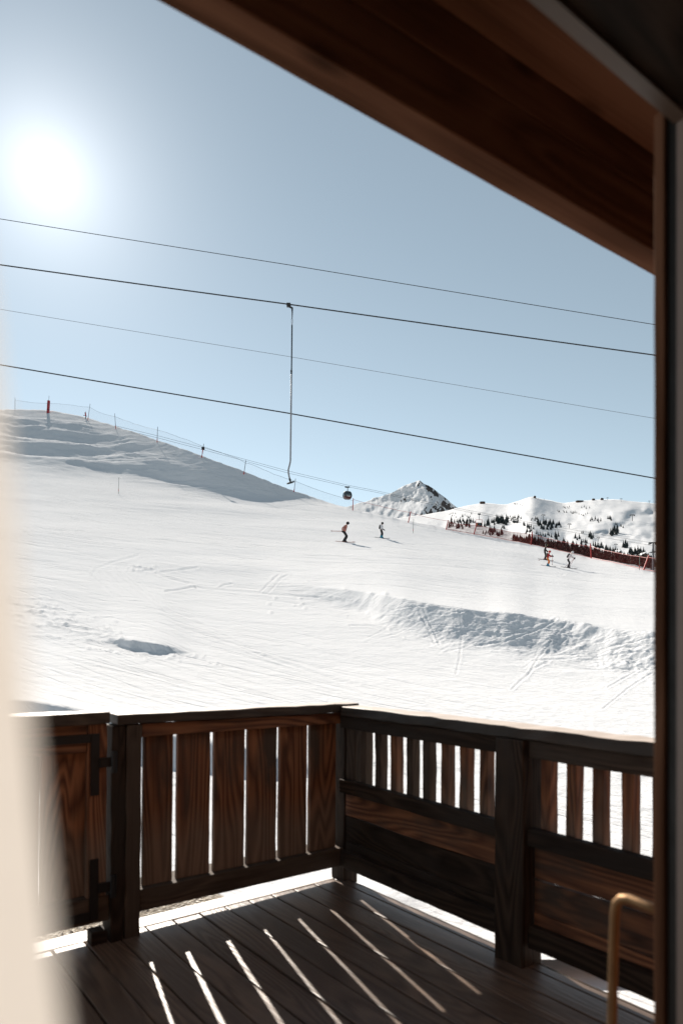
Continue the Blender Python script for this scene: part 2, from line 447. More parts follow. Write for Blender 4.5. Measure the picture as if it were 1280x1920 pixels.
    # loose clods thrown about the churned places
    for i in range(230):
        w = rng.random()
        if w < .3: cx_, cy_ = rng.uniform(60, 240), 0; cy_ = 1150 + .3 * (cx_ - 100) + rng.normal(0, 20)
        elif w < .5: cx_ = rng.uniform(190, 420); cy_ = 1205 + .2 * (cx_ - 200) + rng.normal(0, 9)
        elif w < .62: cx_, cy_ = rng.normal(268, 20), rng.normal(1066, 4)
        else: cx_ = rng.uniform(500, 1240); cy_ = np.interp(cx_, [480, 675, 800, 1000, 1225], [1096, 1118, 1155, 1190, 1230]) + 12 + rng.normal(0, 15)
        rad = rng.uniform(1.0, 2.6) * (1.5 if rng.random() < .15 else 1.)
        c0, c1 = np.searchsorted(px, cx_ - 12), np.searchsorted(px, cx_ + 12)
        rr_ = np.hypot((PX[:, c0:c1] - cx_) / 1.3, py[:, c0:c1] - cy_)
        dz[:, c0:c1] += rad * .8 * np.exp(-(rr_ / rad) ** 2) * pxm[:, c0:c1]
    # ski tracks: grooves with a raised lip
    tracks = [([(310, 1106), (330, 1104), (368, 1097)], 2.0, 1.6), ([(365, 1098), (430, 1105), (520, 1114), (598, 1120)], 1.6, 1.6),
              ([(246, 1062), (268, 1067), (288, 1069)], 1.6, 1.8), ([(292, 1073), (320, 1083), (355, 1091)], 2.0, 1.7), ([(300, 1071), (340, 1067), (372, 1064)], 1.5, 1.4),
              ([(410, 1100), (420, 1094), (436, 1092)], 1.4, 1.4), ([(172, 1082), (180, 1066), (210, 1054), (260, 1040)], 1.0, 2.0),
              ([(488, 1108), (512, 1086), (522, 1078)], 1.5, 1.5), ([(502, 1110), (528, 1084), (540, 1078)], 1.2, 1.4),
              ([(655, 1174), (690, 1174), (720, 1180), (755, 1195)], 1.2, 1.4), ([(785, 1147), (800, 1175), (815, 1205)], 1.4, 1.8), ([(792, 1140), (806, 1170), (824, 1207)], 1.2, 1.6),
              ([(1063, 1160), (1045, 1180), (1030, 1205), (1010, 1228), (985, 1270)], 1.5, 1.5), ([(1075, 1165), (1060, 1192), (1040, 1212)], 1.1, 1.5), ([(1042, 1156), (1000, 1182), (950, 1200), (890, 1208)], 1.4, 1.6),
              ([(860, 1140), (866, 1180), (862, 1230), (855, 1262)], 1.2, 1.6), ([(1000, 1235), (1060, 1232), (1130, 1226), (1225, 1216)], 1.5, 1.6), ([(1010, 1238), (1100, 1250), (1225, 1250)], 1.4, 1.5),
              ([(1225, 1255), (1180, 1285), (1130, 1330)], 1.2, 1.4), ([(1225, 1230), (1190, 1255), (1140, 1285)], 1.2, 1.4), ([(960, 1290), (1000, 1250), (1030, 1236)], 1.2, 1.8),
              ([(600, 1222), (650, 1232), (700, 1240)], .8, 1.2), ([(700, 1290), (740, 1300), (790, 1312)], .8, 1.2), ([(1020, 1330), (1060, 1336), (1110, 1346)], .8, 1.4)]
    for i in range(44):   # short skidded runs over the churned bank
        x0 = rng.uniform(690, 1200); y0 = np.interp(x0, [675, 800, 1000, 1225], [1112, 1140, 1170, 1215]) + rng.uniform(-6, 50); a = rng.choice([rng.uniform(-.5, .1), rng.uniform(1.8, 2.6)]); l_ = rng.uniform(20, 75)
        tracks.append(([(x0, y0), (x0 + math.cos(a) * l_ * .5, y0 + math.sin(a) * l_ * .3), (x0 + math.cos(a + .2) * l_, y0 + math.sin(a + .2) * l_ * .6)], rng.uniform(.4, 1.1), rng.uniform(.9, 1.6)))
    for i in range(16):   # groomed arcs sweeping down to the right
        o = i * 7.5 + rng.uniform(-3, 3)
        tracks.append(([(40, 1200 + o * .8), (160, 1232 + o * .75), (330, 1277 + o * .7), (520, 1318 + o * .6), (700, 1352 + o * .5)], rng.uniform(.5, 1.1), rng.uniform(1.0, 2.0)))
    for i in range(14):
        o = i * 13 + rng.uniform(-4, 4)
        tracks.append(([(150 + o * .6, 1060 + o * .1), (210 + o * .9, 1110 + o * .3), (330 + o * 1.1, 1170 + o * .4), (520 + o * 1.1, 1225 + o * .45), (760 + o, 1280 + o * .5), (1000 + o, 1325 + o * .55)], rng.uniform(.4, .9), rng.uniform(1.2, 2.4)))
    for i in range(30):   # long shallow runs over the upper piste
        x0 = rng.uniform(20, 800); ln_ = rng.uniform(150, 500); y0 = np.interp(x0, px, ridge) + rng.uniform(25, 150) + 60 * (x0 < 500)
        sl = rng.uniform(.03, .11)
        tracks.append(([(x0, y0), (x0 + ln_ * .5, y0 + ln_ * .5 * sl), (x0 + ln_, y0 + ln_ * sl + 5)], rng.uniform(.2, .6), rng.uniform(.8, 1.4)))
    for pts, amp, w in tracks:
        pts = np.array(pts, float)
        x0, x1 = pts[:, 0].min() - 12, pts[:, 0].max() + 12
        c0, c1 = np.searchsorted(px, x0), np.searchsorted(px, x1)
        qx, qy = PX[:, c0:c1], py[:, c0:c1]
        best = np.full(qx.shape, 1e9)
        for a, b in zip(pts[:-1], pts[1:]):
            ab = b - a; tt = np.clip(((qx - a[0]) * ab[0] + (qy - a[1]) * ab[1]) / (ab @ ab), 0, 1)
            best = np.minimum(best, np.hypot(qx - a[0] - tt * ab[0], qy - a[1] - tt * ab[1]))
        rough = .65 + .9 * np.abs(vnoise(qx / 9., qy / 6., 77)) + .3 * vnoise(qx / 4., qy / 3., 78)
        g = -np.exp(-(best / w) ** 2) + .7 * np.exp(-((best - 2 * w) / w) ** 2)
        dz[:, c0:c1] += g * amp * rough * pxm[:, c0:c1] * .8
    Z = Z + dz * sstep(1790, 1700, py) - rnoise[None, :] * pxm * sstep(14, 0, py - ridge[None, :])
    # the far side of the crest drops towards the valley
    n2 = 26
    q = np.linspace(0, 1, n2 + 1)[1:, None]
    Yr, Zr, Xr = Y[-1], Z[-1], X[-1]
    Y2 = Yr * (1 + .9 * q ** 1.4); Z2 = Zr - (Y2 - Yr) * (.10 + .22 * q) ; X2 = Xr / Yr * Y2
    X = np.concatenate([X, X2]); Y = np.concatenate([Y, Y2]); Z = np.concatenate([Z, Z2])
    return X, Y, Z, px, ridge

def grid_mesh(name, X, Y, Z, material, kind='structure'):
    nr, nc = X.shape
    co = np.stack([X, Y, Z], -1).reshape(-1, 3).astype(np.float32)
    i = np.arange(nr * nc).reshape(nr, nc)
    q = np.stack([i[:-1, :-1], i[:-1, 1:], i[1:, 1:], i[1:, :-1]], -1).reshape(-1, 4).astype(np.int32)
    me = bpy.data.meshes.new(name)
    me.vertices.add(len(co)); me.vertices.foreach_set('co', co.ravel())
    me.loops.add(q.size); me.loops.foreach_set('vertex_index', q.ravel())
    me.polygons.add(len(q)); me.polygons.foreach_set('loop_start', np.arange(0, q.size, 4, dtype=np.int32))
    me.polygons.foreach_set('loop_total', np.full(len(q), 4, np.int32))
    me.polygons.foreach_set('use_smooth', np.ones(len(q), bool))
    me.materials.append(material); me.update(calc_edges=True); me.validate()
    o = bpy.data.objects.new(name, me); COL.objects.link(o); o['kind'] = kind
    bv = BVHTree.FromPolygons(co.tolist(), q.tolist())
    return o, bv

X, Y, Z, SPX, SRIDGE = slope_grid()
snow_slope, BV = grid_mesh('snow_slope', X, Y, Z, M['snow'])
tag(snow_slope, 'bright groomed ski piste with tracks rising to a shaded snowy hill')
print('DEPTHS', [round(float(v), 1) for v in (0,)])
CAM = Vector((0, 0, EYE))
def hit(px, py, bv=None, dy=0):
    bv = bv or BV
    for k in range(40):
        d = Vector(((px - CX) / F, 1, (HY - py - dy) / F)).normalized()
        h = bv.ray_cast(CAM, d)
        if h[0] is not None: return h[0]
        py += .5
    return P(px, py, 90)
def ground(x, y, bv=None):
    h = (bv or BV).ray_cast(Vector((x, y, 4000)), Vector((0, 0, -1)))
    return h[0].z if h[0] is not None else -.35
for q in ((645, 1017), (715, 1010), (1065, 1065), (1026, 1062), (90, 773), (380, 857), (660, 956), (1108, 1046), (1000, 1180), (270, 1215)):
    print('SLOPE', q, [round(c, 1) for c in hit(*q)])

# snow lying round and under the chalet
n = 60
gx, gy = np.meshgrid(np.linspace(-90, 90, n), np.linspace(-90, 4.4, n))
gz = -.40 + .05 * fbm(gx / 4, gy / 4, 9)
gz = np.where(gy > 2.5, -.45, gz)
yard, _ = grid_mesh('snow_ground', gx, gy, gz, M['snow'])
tag(yard, 'flat trodden snow lying around and beneath the chalet balcony')

# ------------------------------------------------------------------ far mountains
SKY_R = [(300, 1060), (560, 1010), (660, 985), (740, 972), (800, 964), (840, 957), (862, 951), (885, 946), (905, 943), (930, 945), (950, 946), (975, 938), (990, 932), (998, 930), (1006, 934), (1030, 938), (1055, 943), (1080, 940.5),
         (1110, 937), (1150, 936), (1190, 940), (1225, 943.5), (1300, 950), (1450, 958), (1700, 965), (2100, 990)]
def mountain_grid():
    px = np.arange(300, 2100, 3.0)
    sky = smooth1(np.interp(px, *zip(*SKY_R)), 5) + .8 * vnoise(px / 12., px * 0, 61)
    t = np.linspace(0, 1, 130)[:, None]
    py = 1100 + (sky[None, :] - 1100) * t
    PX = np.broadcast_to(px, py.shape)
    base = np.interp(t, [0, .3, .55, 1], [0, .30, .55, 1.])
    lnY = math.log(520) + base * math.log(2500 / 520)
    lnY = lnY + (.16 * fbm(PX / 150., py / 55., 62, 3, .5) + .05 * fbm(PX / 40., py / 26., 63, 3, .55)) * np.clip(t * 4, 0, 1) * np.clip((1 - t) * 6, .25, 1)
    # hollow at the right and the gullies left of centre
    lnY = lnY + .045 * np.exp(-((PX - 1222) / 16.) ** 2 - ((py - 965) / 8.) ** 2)
    lnY = lnY - .05 * np.exp(-((PX - 1003) / 22.) ** 2) * sstep(.55, 1, t)
    lnY = np.maximum.accumulate(lnY + .0004 * np.arange(130)[:, None], 0)
    Y = np.exp(lnY); X = (PX - CX) / F * Y; Z = EYE + (HY - py) / F * Y
    q = np.linspace(0, 1, 9)[1:, None]
    Y2 = Y[-1] * (1 + .3 * q); Z2 = Z[-1] - (Y2 - Y[-1]) * .3
    return np.concatenate([X, X[-1] / Y[-1] * Y2]), np.concatenate([Y, Y2]), np.concatenate([Z, Z2])
mX, mY, mZ = mountain_grid()
mountain, BM = grid_mesh('mountain', mX, mY, mZ, M['farsnow'])
tag(mountain, 'broad snowy mountainside with pistes and scattered firs across the valley')
SKY_P = [(380, 1010), (560, 975), (620, 962), (655, 949), (668, 944), (685, 941), (700, 934), (712, 931), (730, 926), (738, 922), (750, 915), (762, 909), (775, 904), (787, 901), (794, 906), (803, 910), (812, 916), (822, 925), (832, 932), (842, 940), (852, 948), (870, 958), (900, 970), (980, 985)]
def peak_grid():
    px = np.arange(380, 980, 1.5)
    sky = np.interp(px, *zip(*SKY_P)) + 1.6 * vnoise(px / 9., px * 0, 71) + .9 * vnoise(px / 3.7, px * 0, 72)
    t = np.linspace(0, 1, 110)[:, None]
    py = 1010 + (sky[None, :] - 1010) * t
    PX = np.broadcast_to(px, py.shape)
    base = np.log(3300) + (1010 - py) / F / .55
    sp = np.interp(py, [900, 920, 940, 960, 1010], [787, 796, 806, 790, 770])
    m = 3600 / F
    rel = 1.15 * np.maximum(sp - PX, 0) + .6 * np.maximum(PX - sp, 0) + 13 * np.abs(vnoise(PX / 24. + py / 40., py / 30., 73)) + 13 * np.abs(vnoise(PX / 13. + py / 22., py / 22., 74)) + 5 * fbm(PX / 6., py / 8., 75, 3)
    Y = np.exp(base) + rel * m * 1.2
    X = (PX - CX) / F * Y; Z = EYE + (HY - py) / F * Y
    q = np.linspace(0, 1, 6)[1:, None]
    Y2 = Y[-1] + 500 * q; Z2 = Z[-1] - 500 * q
    return np.concatenate([X, X[-1] / Y[-1] * Y2]), np.concatenate([Y, Y2]), np.concatenate([Z, Z2])
peak, BP = grid_mesh('mountain_peak', *peak_grid(), M['peak'])
tag(peak, 'pointed rocky peak streaked with snow rising behind the piste')

# valley floor between the crest and the mountains
vx, vy = np.meshgrid(np.linspace(-2500, 5000, 40), np.linspace(120, 4200, 40))
vz = -130 + 6 * fbm(vx / 200, vy / 200, 91)
valley, _ = grid_mesh('valley_ground', vx, vy, vz, M['farsnow'])
tag(valley, 'snowy valley floor hidden below the crest')

# ------------------------------------------------------------------ trees (far away, a few pixels each)
def conifer(seed, brown=False):
    r = random.Random(seed); mb = MB()
    mb.cm = 1; mb.tube([(0, 0, -.06), (0, 0, .3), (0, 0, .9)], [.022, .018, .006], 5)
    mb.cm = 0
    nl = 8 if not brown else 7
    for i in range(nl):
        z = .10 + .80 * i / (nl - 1); w = (.24 if not brown else .23) * (1 - .93 * (i / (nl - 1)) ** (1.05 if not brown else 1.6)) * r.uniform(.8, 1.15)
        k = 9; a0 = r.uniform(0, 6)
        tip = Vector((r.uniform(-.01, .01), r.uniform(-.01, .01), z + .17 + .02 * r.random()))
        ring = []
        for j in range(2 * k):
            rr = w * (r.uniform(.8, 1.2) if j % 2 == 0 else r.uniform(.35, .6))
            a = a0 + math.pi * j / k
            ring.append(Vector((rr * math.cos(a), rr * math.sin(a), z - (.05 if j % 2 == 0 else 0) * (1 + r.random()))))
        mb.add([tip] + ring, [(0, 1 + j, 1 + (j + 1) % (2 * k)) for j in range(2 * k)])
    me = bpy.data.meshes.new('conifer')
    me.from_pydata([tuple(v) for v in mb.v], [], mb.f)
    me.materials.append(M['larch' if brown else 'fir']); me.materials.append(M['bark'])
    me.polygons.foreach_set('material_index', mb.m); me.update()
    return me
FIR = [conifer(i) for i in range(5)]; LAR = [conifer(20 + i, True) for i in range(4)]
def plant_tree(px, py, hpx, label, group, brown=False, wide=1.0):
    p = hit(px, py, BM)
    h = hpx * p.y / F * 1.12
    o = bpy.data.objects.new('larch_tree' if brown else 'fir_tree', random.choice(LAR if brown else FIR))
    COL.objects.link(o)
    o.location = p + Vector((0, 0, -.04 * h)); w = h * random.uniform(.85, 1.25) * wide
    o.scale = (w, w, h); o.rotation_euler = (R(random.uniform(-3, 3)), R(random.uniform(-3, 3)), random.uniform(0, 6.28))
    tag(o, label, 'tree', group)
def clump(x0, x1, y0, y1, n, h, label, brown=False, sl=0.0, wide=1.0):
    g = 'trees: ' + label
    for i in range(n):
        fx = (i + random.random()) / n
        px = x0 + (x1 - x0) * fx; py = y0 + (y1 - y0) * random.random() + sl * (px - x0)
        plant_tree(px, py, h * random.uniform(.7, 1.2), label, g, brown, wide)
C = clump
C(930, 952, 977, 986, 15, 14, 'dark fir in the large dense clump left of the piste gully on the far slope')
C(953, 977, 970, 974, 8, 7, 'small dark fir in the thin row above the large clump on the far slope')
C(957, 973, 976, 981, 6, 9, 'dark fir in the short thick group right of the large dense clump')
C(908, 916, 985, 990, 3, 15, 'tall dark fir standing just right of the chairlift chair')
C(919, 929, 980, 985, 4, 11, 'dark fir in the small group left of the large dense clump')
C(855, 891, 977, 981, 14, 8, 'dark fir in the row above the brown thicket left of the chairlift chair')
C(842, 856, 963, 976, 7, 4, 'tiny dark fir dotted on the snow at the left foot of the far slope')
C(862, 886, 962, 972, 9, 5, 'tiny dark fir scattered above the fir row left of the chairlift chair')
C(940, 946, 988, 994, 3, 8, 'dark fir in the small group below the large dense clump')
C(980, 1000, 984, 1003, 10, 10, 'dark fir in the ragged group at the left edge of the central wood')
C(995, 1008, 972, 977, 6, 6, 'small dark fir in the top left corner of the central wood')
C(1007, 1038, 980, 994, 24, 11, 'dark fir in the dense central wood on the far slope')
C(1040, 1052, 985, 991, 6, 9, 'dark fir at the right end of the central wood')
C(1004, 1034, 1001, 1011, 9, 8, 'dark fir in the broken row below the central wood')
C(1040, 1048, 1006, 1012, 3, 14, 'tall dark fir at the right end of the row below the central wood')
C(1078, 1086, 1009, 1013, 3, 9, 'dark fir in the pair right of the central wood')
C(1089, 1093, 1000, 1001, 2, 7, 'dark fir standing alone above the mid slope firs')
C(1102, 1112, 1006, 1012, 4, 12, 'dark fir in the upright group at the middle of the far slope')
C(1087, 1101, 1017, 1021, 6, 9, 'dark fir in the low thick group above the red net')
C(1055, 1068, 950, 954, 6, 4, 'tiny dark fir in the upper row near the skyline')
C(1042, 1050, 958, 961, 3, 4, 'tiny dark fir at the left end of the upper slope')
C(1055, 1062, 959, 962, 3, 4, 'tiny dark fir in the small knot on the upper slope')
C(1069, 1081, 960, 964, 5, 5, 'small dark fir in the flat group on the upper slope')
C(1090, 1105, 950, 955, 5, 4, 'tiny dark fir right of the upper row near the skyline')
C(1084, 1103, 963, 968, 6, 4, 'tiny dark fir scattered in the middle of the upper slope')
C(1106, 1126, 974, 980, 9, 7, 'dark fir in the upper right group beside the pale piste')
C(1138, 1147, 972, 978, 4, 7, 'dark fir beside the pale piste on the right')
C(1153, 1156, 984, 985, 1, 8, 'leftmost dark fir of the three casting long shadows on the right')
C(1161, 1164, 986, 988, 1, 9, 'middle dark fir of the three casting long shadows on the right')
C(1166, 1169, 990, 991, 1, 8, 'rightmost dark fir of the three casting long shadows on the right')
C(1144, 1158, 998, 1005, 8, 16, 'big dark fir in the compact clump on the right of the far slope')
C(1168, 1177, 1025, 1030, 4, 16, 'tall dark fir in the narrow group above the snowy roofs')
C(1178, 1210, 1037, 1043, 22, 13, 'dark fir in the dense low wood beside the lift tower')
C(1112, 1162, 1023, 1026, 22, 10, 'dark fir in the long descending row along the top of the red net', sl=.27)
C(960, 983, 945, 951, 6, 3, 'tiny dark fir dotted under the left summit')
C(1009, 1020, 934, 938, 3, 2.5, 'tiny dark fir on the right shoulder of the left summit')
C(840, 880, 980, 990, 14, 12, 'brown bare larch in the thicket left of the chairlift chair', True, .12)
C(918, 929, 994, 1004, 5, 13, 'brown bare larch below the small fir group')
C(930, 943, 1000, 1010, 6, 11, 'brown bare larch in the round thicket by the crest')
C(905, 925, 998, 1003, 8, 7, 'brown bare larch in the low strip beneath the chairlift chair', True, .15)
C(960, 1225, 1013, 1020, 100, 17, 'brown bare larch in the wood behind the red safety net', True, .165, 1.5)
C(975, 1225, 1021, 1031, 90, 17, 'brown bare larch at the lower edge of the wood behind the red net', True, .17, 1.5)

# ------------------------------------------------------------------ village chalets behind the red net
def small_chalet(px, py, wpx, label, rot):
    p = hit(px, py, BM); w = wpx * p.y / F
    root = empty('mountain_chalet', p); root.rotation_euler = (0, 0, rot)
    tag(root, label, 'chalet', 'snow covered chalets behind the red net')
    b = MB(); b.box(-w * .42, w * .42, -w * .35, w * .35, -w * .3, w * .32)
    b.add([(-w * .42, -w * .35, w * .32), (w * .42, -w * .35, w * .32), (0, -w * .35, w * .55), (-w * .42, w * .35, w * .32), (w * .42, w * .35, w * .32), (0, w * .35, w * .55)], [(0, 1, 2), (3, 5, 4)])
    b.build('wall', M['logwall'], root)
    r = MB()
    for s in (-1, 1):
        vs = [Vector((0, -w * .46, w * .56)), Vector((0, w * .46, w * .56)), Vector((s * w * .56, w * .46, w * .25)), Vector((s * w * .56, -w * .46, w * .25))]
        r.add(vs + [v + Vector((0, 0, w * .10)) for v in vs], [(0, 1, 2, 3), (7, 6, 5, 4), (0, 4, 5, 1), (1, 5, 6, 2), (2, 6, 7, 3), (3, 7, 4, 0)])
    r.build('roof', M['roofsnow'], root)
    for k in (-.2, .2):
        g = MB(); g.box(w * (k - .07), w * (k + .07), -w * .355, -w * .345, w * .02, w * .2); g.build('window', M['pane'], root)
small_chalet(1042, 1024, 17, 'largest snow roofed chalet in the larch wood near the red and orange skier', .5)
small_chalet(1060, 1031, 11, 'small snow roofed chalet just right of the largest one in the larch wood', .9)
small_chalet(1085, 1031, 11, 'snow roofed chalet above the head of the skier in the pale jacket', .3)
small_chalet(1158, 1040, 13, 'snow roofed chalet at the upper left of the village group by the lift tower', .7)
small_chalet(1172, 1049, 17, 'wide snow roofed chalet in the middle of the village group', .4)
small_chalet(1189, 1050, 13, 'snow roofed chalet right of the wide one in the village group', 1.0)
small_chalet(1206, 1046, 15, 'snow roofed chalet between the low fir wood and the lift tower', .2)

# ------------------------------------------------------------------ huts and lift pylons on the skyline
def hut(px, py, wpx, hpx, label):
    p = hit(px, py, BM); k = p.y / F
    root = empty('mountain_hut', p); tag(root, label, 'hut', 'huts on the far skyline')
    b = MB(); w, h = wpx * k, hpx * k
    b.box(-w / 2, w / 2, -w * .3, w * .3, -h, h * .7); b.build('wall', M['logwall'], root)
    r = MB(); r.loft([[(-w * .58, -w * .36, h * .7), (w * .58, -w * .36, h * .7), (w * .58, w * .36, h * .7), (-w * .58, w * .36, h * .7)], [(-w * .4, -w * .05, h * 1.1), (w * .4, -w * .05, h * 1.1), (w * .4, w * .05, h * 1.1), (-w * .4, w * .05, h * 1.1)]])
    r.build('roof', M['dark_steel'], root)
hut(904, 944.5, 9, 4, 'long dark hut on the saddle between the pointed peak and the left summit')
hut(1002, 934, 4, 4, 'small dark hut on top of the left summit')
hut(1086, 941.5, 12, 3, 'low dark station building on the skyline right of the left summit')
hut(1112, 938, 5, 3, 'small dark hut on the skyline left of the ridge pylons')
hut(1128, 937.5, 5, 3.5, 'small dark hut on the skyline beside the first ridge pylon')
def pylon(px, py, hpx, label):
    p = hit(px, py, BM); h = hpx * p.y / F
    root = empty('lift_pylon', p); tag(root, label, 'lift pylon', 'small lift pylons on the far mountain')
    b = MB(); b.tube([(0, 0, -h * .2), (0, 0, h)], h * .045, 6); b.build('mast', M['dark_steel'], root)
    c = MB(); c.box(-h * .33, h * .33, -h * .05, h * .05, h * .93, h * 1.02)
    c.box(-h * .36, -h * .24, -h * .2, h * .2, h * .82, h * .93); c.box(h * .24, h * .36, -h * .2, h * .2, h * .82, h * .93); c.build('crossarm', M['dark_steel'], root)
for a in ((1138.5, 938, 5, 'lift pylon on the skyline right of the small huts'), (1164, 941, 6, 'lift pylon at the middle of the right skyline'), (1217, 944, 5, 'lift pylon at the right end of the skyline by the door edge'),
          (1185, 977, 12, 'tall thin lift pylon on the right hand piste below the skyline'), (1018, 974, 9, 'thin lift pylon above the central wood'), (1067, 991, 9, 'thin lift pylon right of the central wood'),
          (1121, 1016, 8, 'thin lift pylon below the mid slope firs'), (1154, 1028, 8, 'thin lift pylon left of the tall firs above the roofs')):
    pylon(*a)

# ------------------------------------------------------------------ piste fence: poles, padding, nets
SUN = Vector((-.334, .769, .545)).normalized()
POLES = [  # px, base, top px, top, kind, words
    (28, 768, 28, 745, 'grey', 'thin grey fence pole nearest the curtain on the hill crest'),
    (164.5, 787, 169, 757, 'tip', 'leaning grey fence pole beside the half hidden person on the hill crest'),
    (217, 803, 215, 775, 'tip', 'upright grey fence pole right of the half hidden person on the crest'),
    (294.5, 828, 295.5, 800, 'tip', 'upright grey fence pole at the middle of the shaded hill crest'),
    (378, 857, 382, 832, 'box', 'fence pole with a dark box and red foot on the shaded crest'),
    (457, 888, 461, 863, 'tip', 'leaning fence pole with red foot where the gondola ropes cross the crest'),
    (551, 921, 554, 897, 'tip', 'leaning fence pole with red foot right under the drag lift bar'),
    (661, 956, 662, 934, 'red', 'red fence pole just right of the gondola cabin'),
    (765, 979, 770, 959, 'red', 'leaning red fence pole in front of the pointed peak'),
    (836, 992, 840, 975, 'red', 'leaning red fence pole at the left end of the red net'),
    (888, 1001, 894, 980, 'red', 'leaning red fence pole beside the chairlift chair'),
    (995, 1020, 997.5, 997, 'red', 'thick red fence pole left of the red and orange skier'),
    (1108, 1046, 1106.5, 1019, 'red', 'thick red fence pole right of the pale jacketed skier'),
    (1206, 1068, 1216, 1041, 'red', 'leaning red fence pole nearest the door edge'),
]
tops = []
for i, (bx, by, tx, ty, kind, label) in enumerate(POLES):
    p = hit(bx, by + 1.0); t = P(tx, ty, p.y) - p
    root = empty('fence_pole', p); tag(root, label, 'fence pole', 'fence poles along the piste edge')
    r = .05 if kind != 'red' else .065
    m = MB(); m.tube([(0, 0, -.4), (0, 0, 0), t * .5, t], [r, r, r * .9, r * .8], 6)
    m.build('pole', M['red_pole' if kind == 'red' else 'grey_pole'], root)
    if kind in ('tip', 'box'):
        f = MB(); f.tube([t * -.02, t * .22], r * 1.35, 6); f.build('foot_sleeve', M['red_pole'], root)
    if kind == 'box':
        f = MB(); f.box(-.22, .22, -.14, .14, -.18, .22, Matrix.Translation(t * .66)); f.build('signal_box', M['rubber'], root)
        f = MB(); f.tube([t * .3, t * .6], r * 1.5, 6); f.build('upper_sleeve', M['red_pole'], root)
    tops.append((p, p + t))
def net(i, j, frac, material, label, top_rope, lo=0.03):
    (a0, a1), (b0, b1) = tops[i], tops[j]
    n = 14; vs = []; ropes = []
    for k in range(n + 1):
        q = k / n; b = a0.lerp(b0, q); t = a1.lerp(b1, q); h = (t - b)
        g = ground(b.x, b.y); b.z = max(b.z, g)
        sag = .10 * h.length * math.sin(math.pi * q)
        vs += [b + h * lo, b + h * frac - Vector((0, 0, sag))]
    root = empty('safety_net', a0); tag(root, label, 'safety net', 'safety nets along the piste edge')
    vs = [v - a0 for v in vs]
    mesh_obj('netting', vs, [(2 * k, 2 * k + 2, 2 * k + 3, 2 * k + 1) for k in range(n)], material, root)
    w = MB(); w.tube(vs[1::2], .018, 4); w.build('top_rope', top_rope, root)
    if lo > .02 and material is M['net_red']:
        w = MB(); w.tube([v + Vector((0, 0, .02)) for v in vs[0::2]], .022, 4); w.build('bottom_rope', M['red_pole'], root)
thin_l = ['from the curtain side to the leaning crest pole', 'between the first two upright crest poles', 'over the middle of the shaded crest', 'up to the pole with the dark box', 'right of the pole with the dark box', 'behind the drag lift bar', 'running down to the gondola cabin']
for k in range(7):
    net(k, k + 1, .80, M['net_thin'], 'thin grey safety net ' + thin_l[k], M['thin_cable'])
red_l = ['in front of the pointed peak', 'falling from the peak to the larch thicket', 'before the larch thicket left of the chair', 'under the chairlift chair', 'behind the red and orange skier', 'right of the pale jacketed skier']
for k in range(7, 13):
    net(k, k + 1, .80 if k > 8 else .9, M['net_red'] if k > 8 else M['net_thin'], ('red' if k > 8 else 'faint reddish') + ' safety net ' + red_l[k - 7], M['red_pole'])
# last span runs behind the door edge
p = hit(1300, 1085); tops.append((p, p + Vector((0, 0, 1.7))))
net(13, 14, .85, M['net_red'], 'red safety net disappearing behind the door edge', M['red_pole'])
# padded post
p = hit(90, 774); h = 23 * p.y / F; w = 5.2 * p.y / F
root = empty('padded_post', p); tag(root, 'red padded post standing on the snowy hill crest', 'padded post')
m = MB(); k = Vector((.06, 0, 1)) * h
m.tube([Vector((0, 0, -.2)), k * .03, k * .5, k * .98, k], [w * .46, w * .5, w * .5, w * .5, w * .42], 14); m.build('padding', M['red_pad'], root)
m = MB(); m.tube([k * .9, k * 1.4], .035, 6); m.build('pole', M['grey_pole'], root)
m = MB()
for z in (.25, .75): m.tube([k * (z - .015), k * (z + .015)], w * .52, 14)
m.build('strap', M['cabin_red'], root)
for (px, py, tpx, tpy, label) in ((222, 926, 223, 895, 'thin marker stick in the snow below the shaded hill'), (774, 1000, 775, 973, 'thin marker stick on the piste below the pointed peak'), (1198, 1069, 1199, 1038, 'thin green marker stick in front of the red net by the door edge')):
    p = hit(px, py); t = P(tpx, tpy, p.y) - p
    root = empty('marker_stick', p); tag(root, label, 'marker stick', 'thin piste marker sticks')
    m = MB(); m.tube([(0, 0, -.2), t], .022, 6); m.build('stick', M['bamboo'], root)
    m = MB(); m.tube([t * .15, t * .3], .03, 6); m.build('band', M['red_pole'], root)

# ------------------------------------------------------------------ people
def skin_mesh(name, joints, bones, material, parent, sub=1):
    """joints: name -> (pos, rx, ry); one continuous skinned surface, root at pelvis"""
    names = list(joints); idx = {k: i for i, k in enumerate(names)}
    me = bpy.data.meshes.new(name)
    me.from_pydata([joints[k][0] for k in names], [(idx[a], idx[b]) for a, b in bones], [])
    o = bpy.data.objects.new(name, me); COL.objects.link(o)
    sk = o.modifiers.new('skin', 'SKIN'); ss = o.modifiers.new('sub', 'SUBSURF'); ss.levels = ss.render_levels = sub
    sk.use_smooth_shade = True
    for i, k in enumerate(names):
        d = me.skin_vertices[0].data[i]; d.radius = joints[k][1:3]; d.use_root = (i == 0)
    dg = bpy.context.evaluated_depsgraph_get(); dg.update()
    new = bpy.data.meshes.new_from_object(o.evaluated_get(dg)); new.name = name
    bpy.data.objects.remove(o); bpy.data.meshes.remove(me)
    new.materials.clear(); new.materials.append(material)
    new.polygons.foreach_set('use_smooth', [True] * len(new.polygons)); new.update()
    r = bpy.data.objects.new(name, new)
    return link(r, parent)

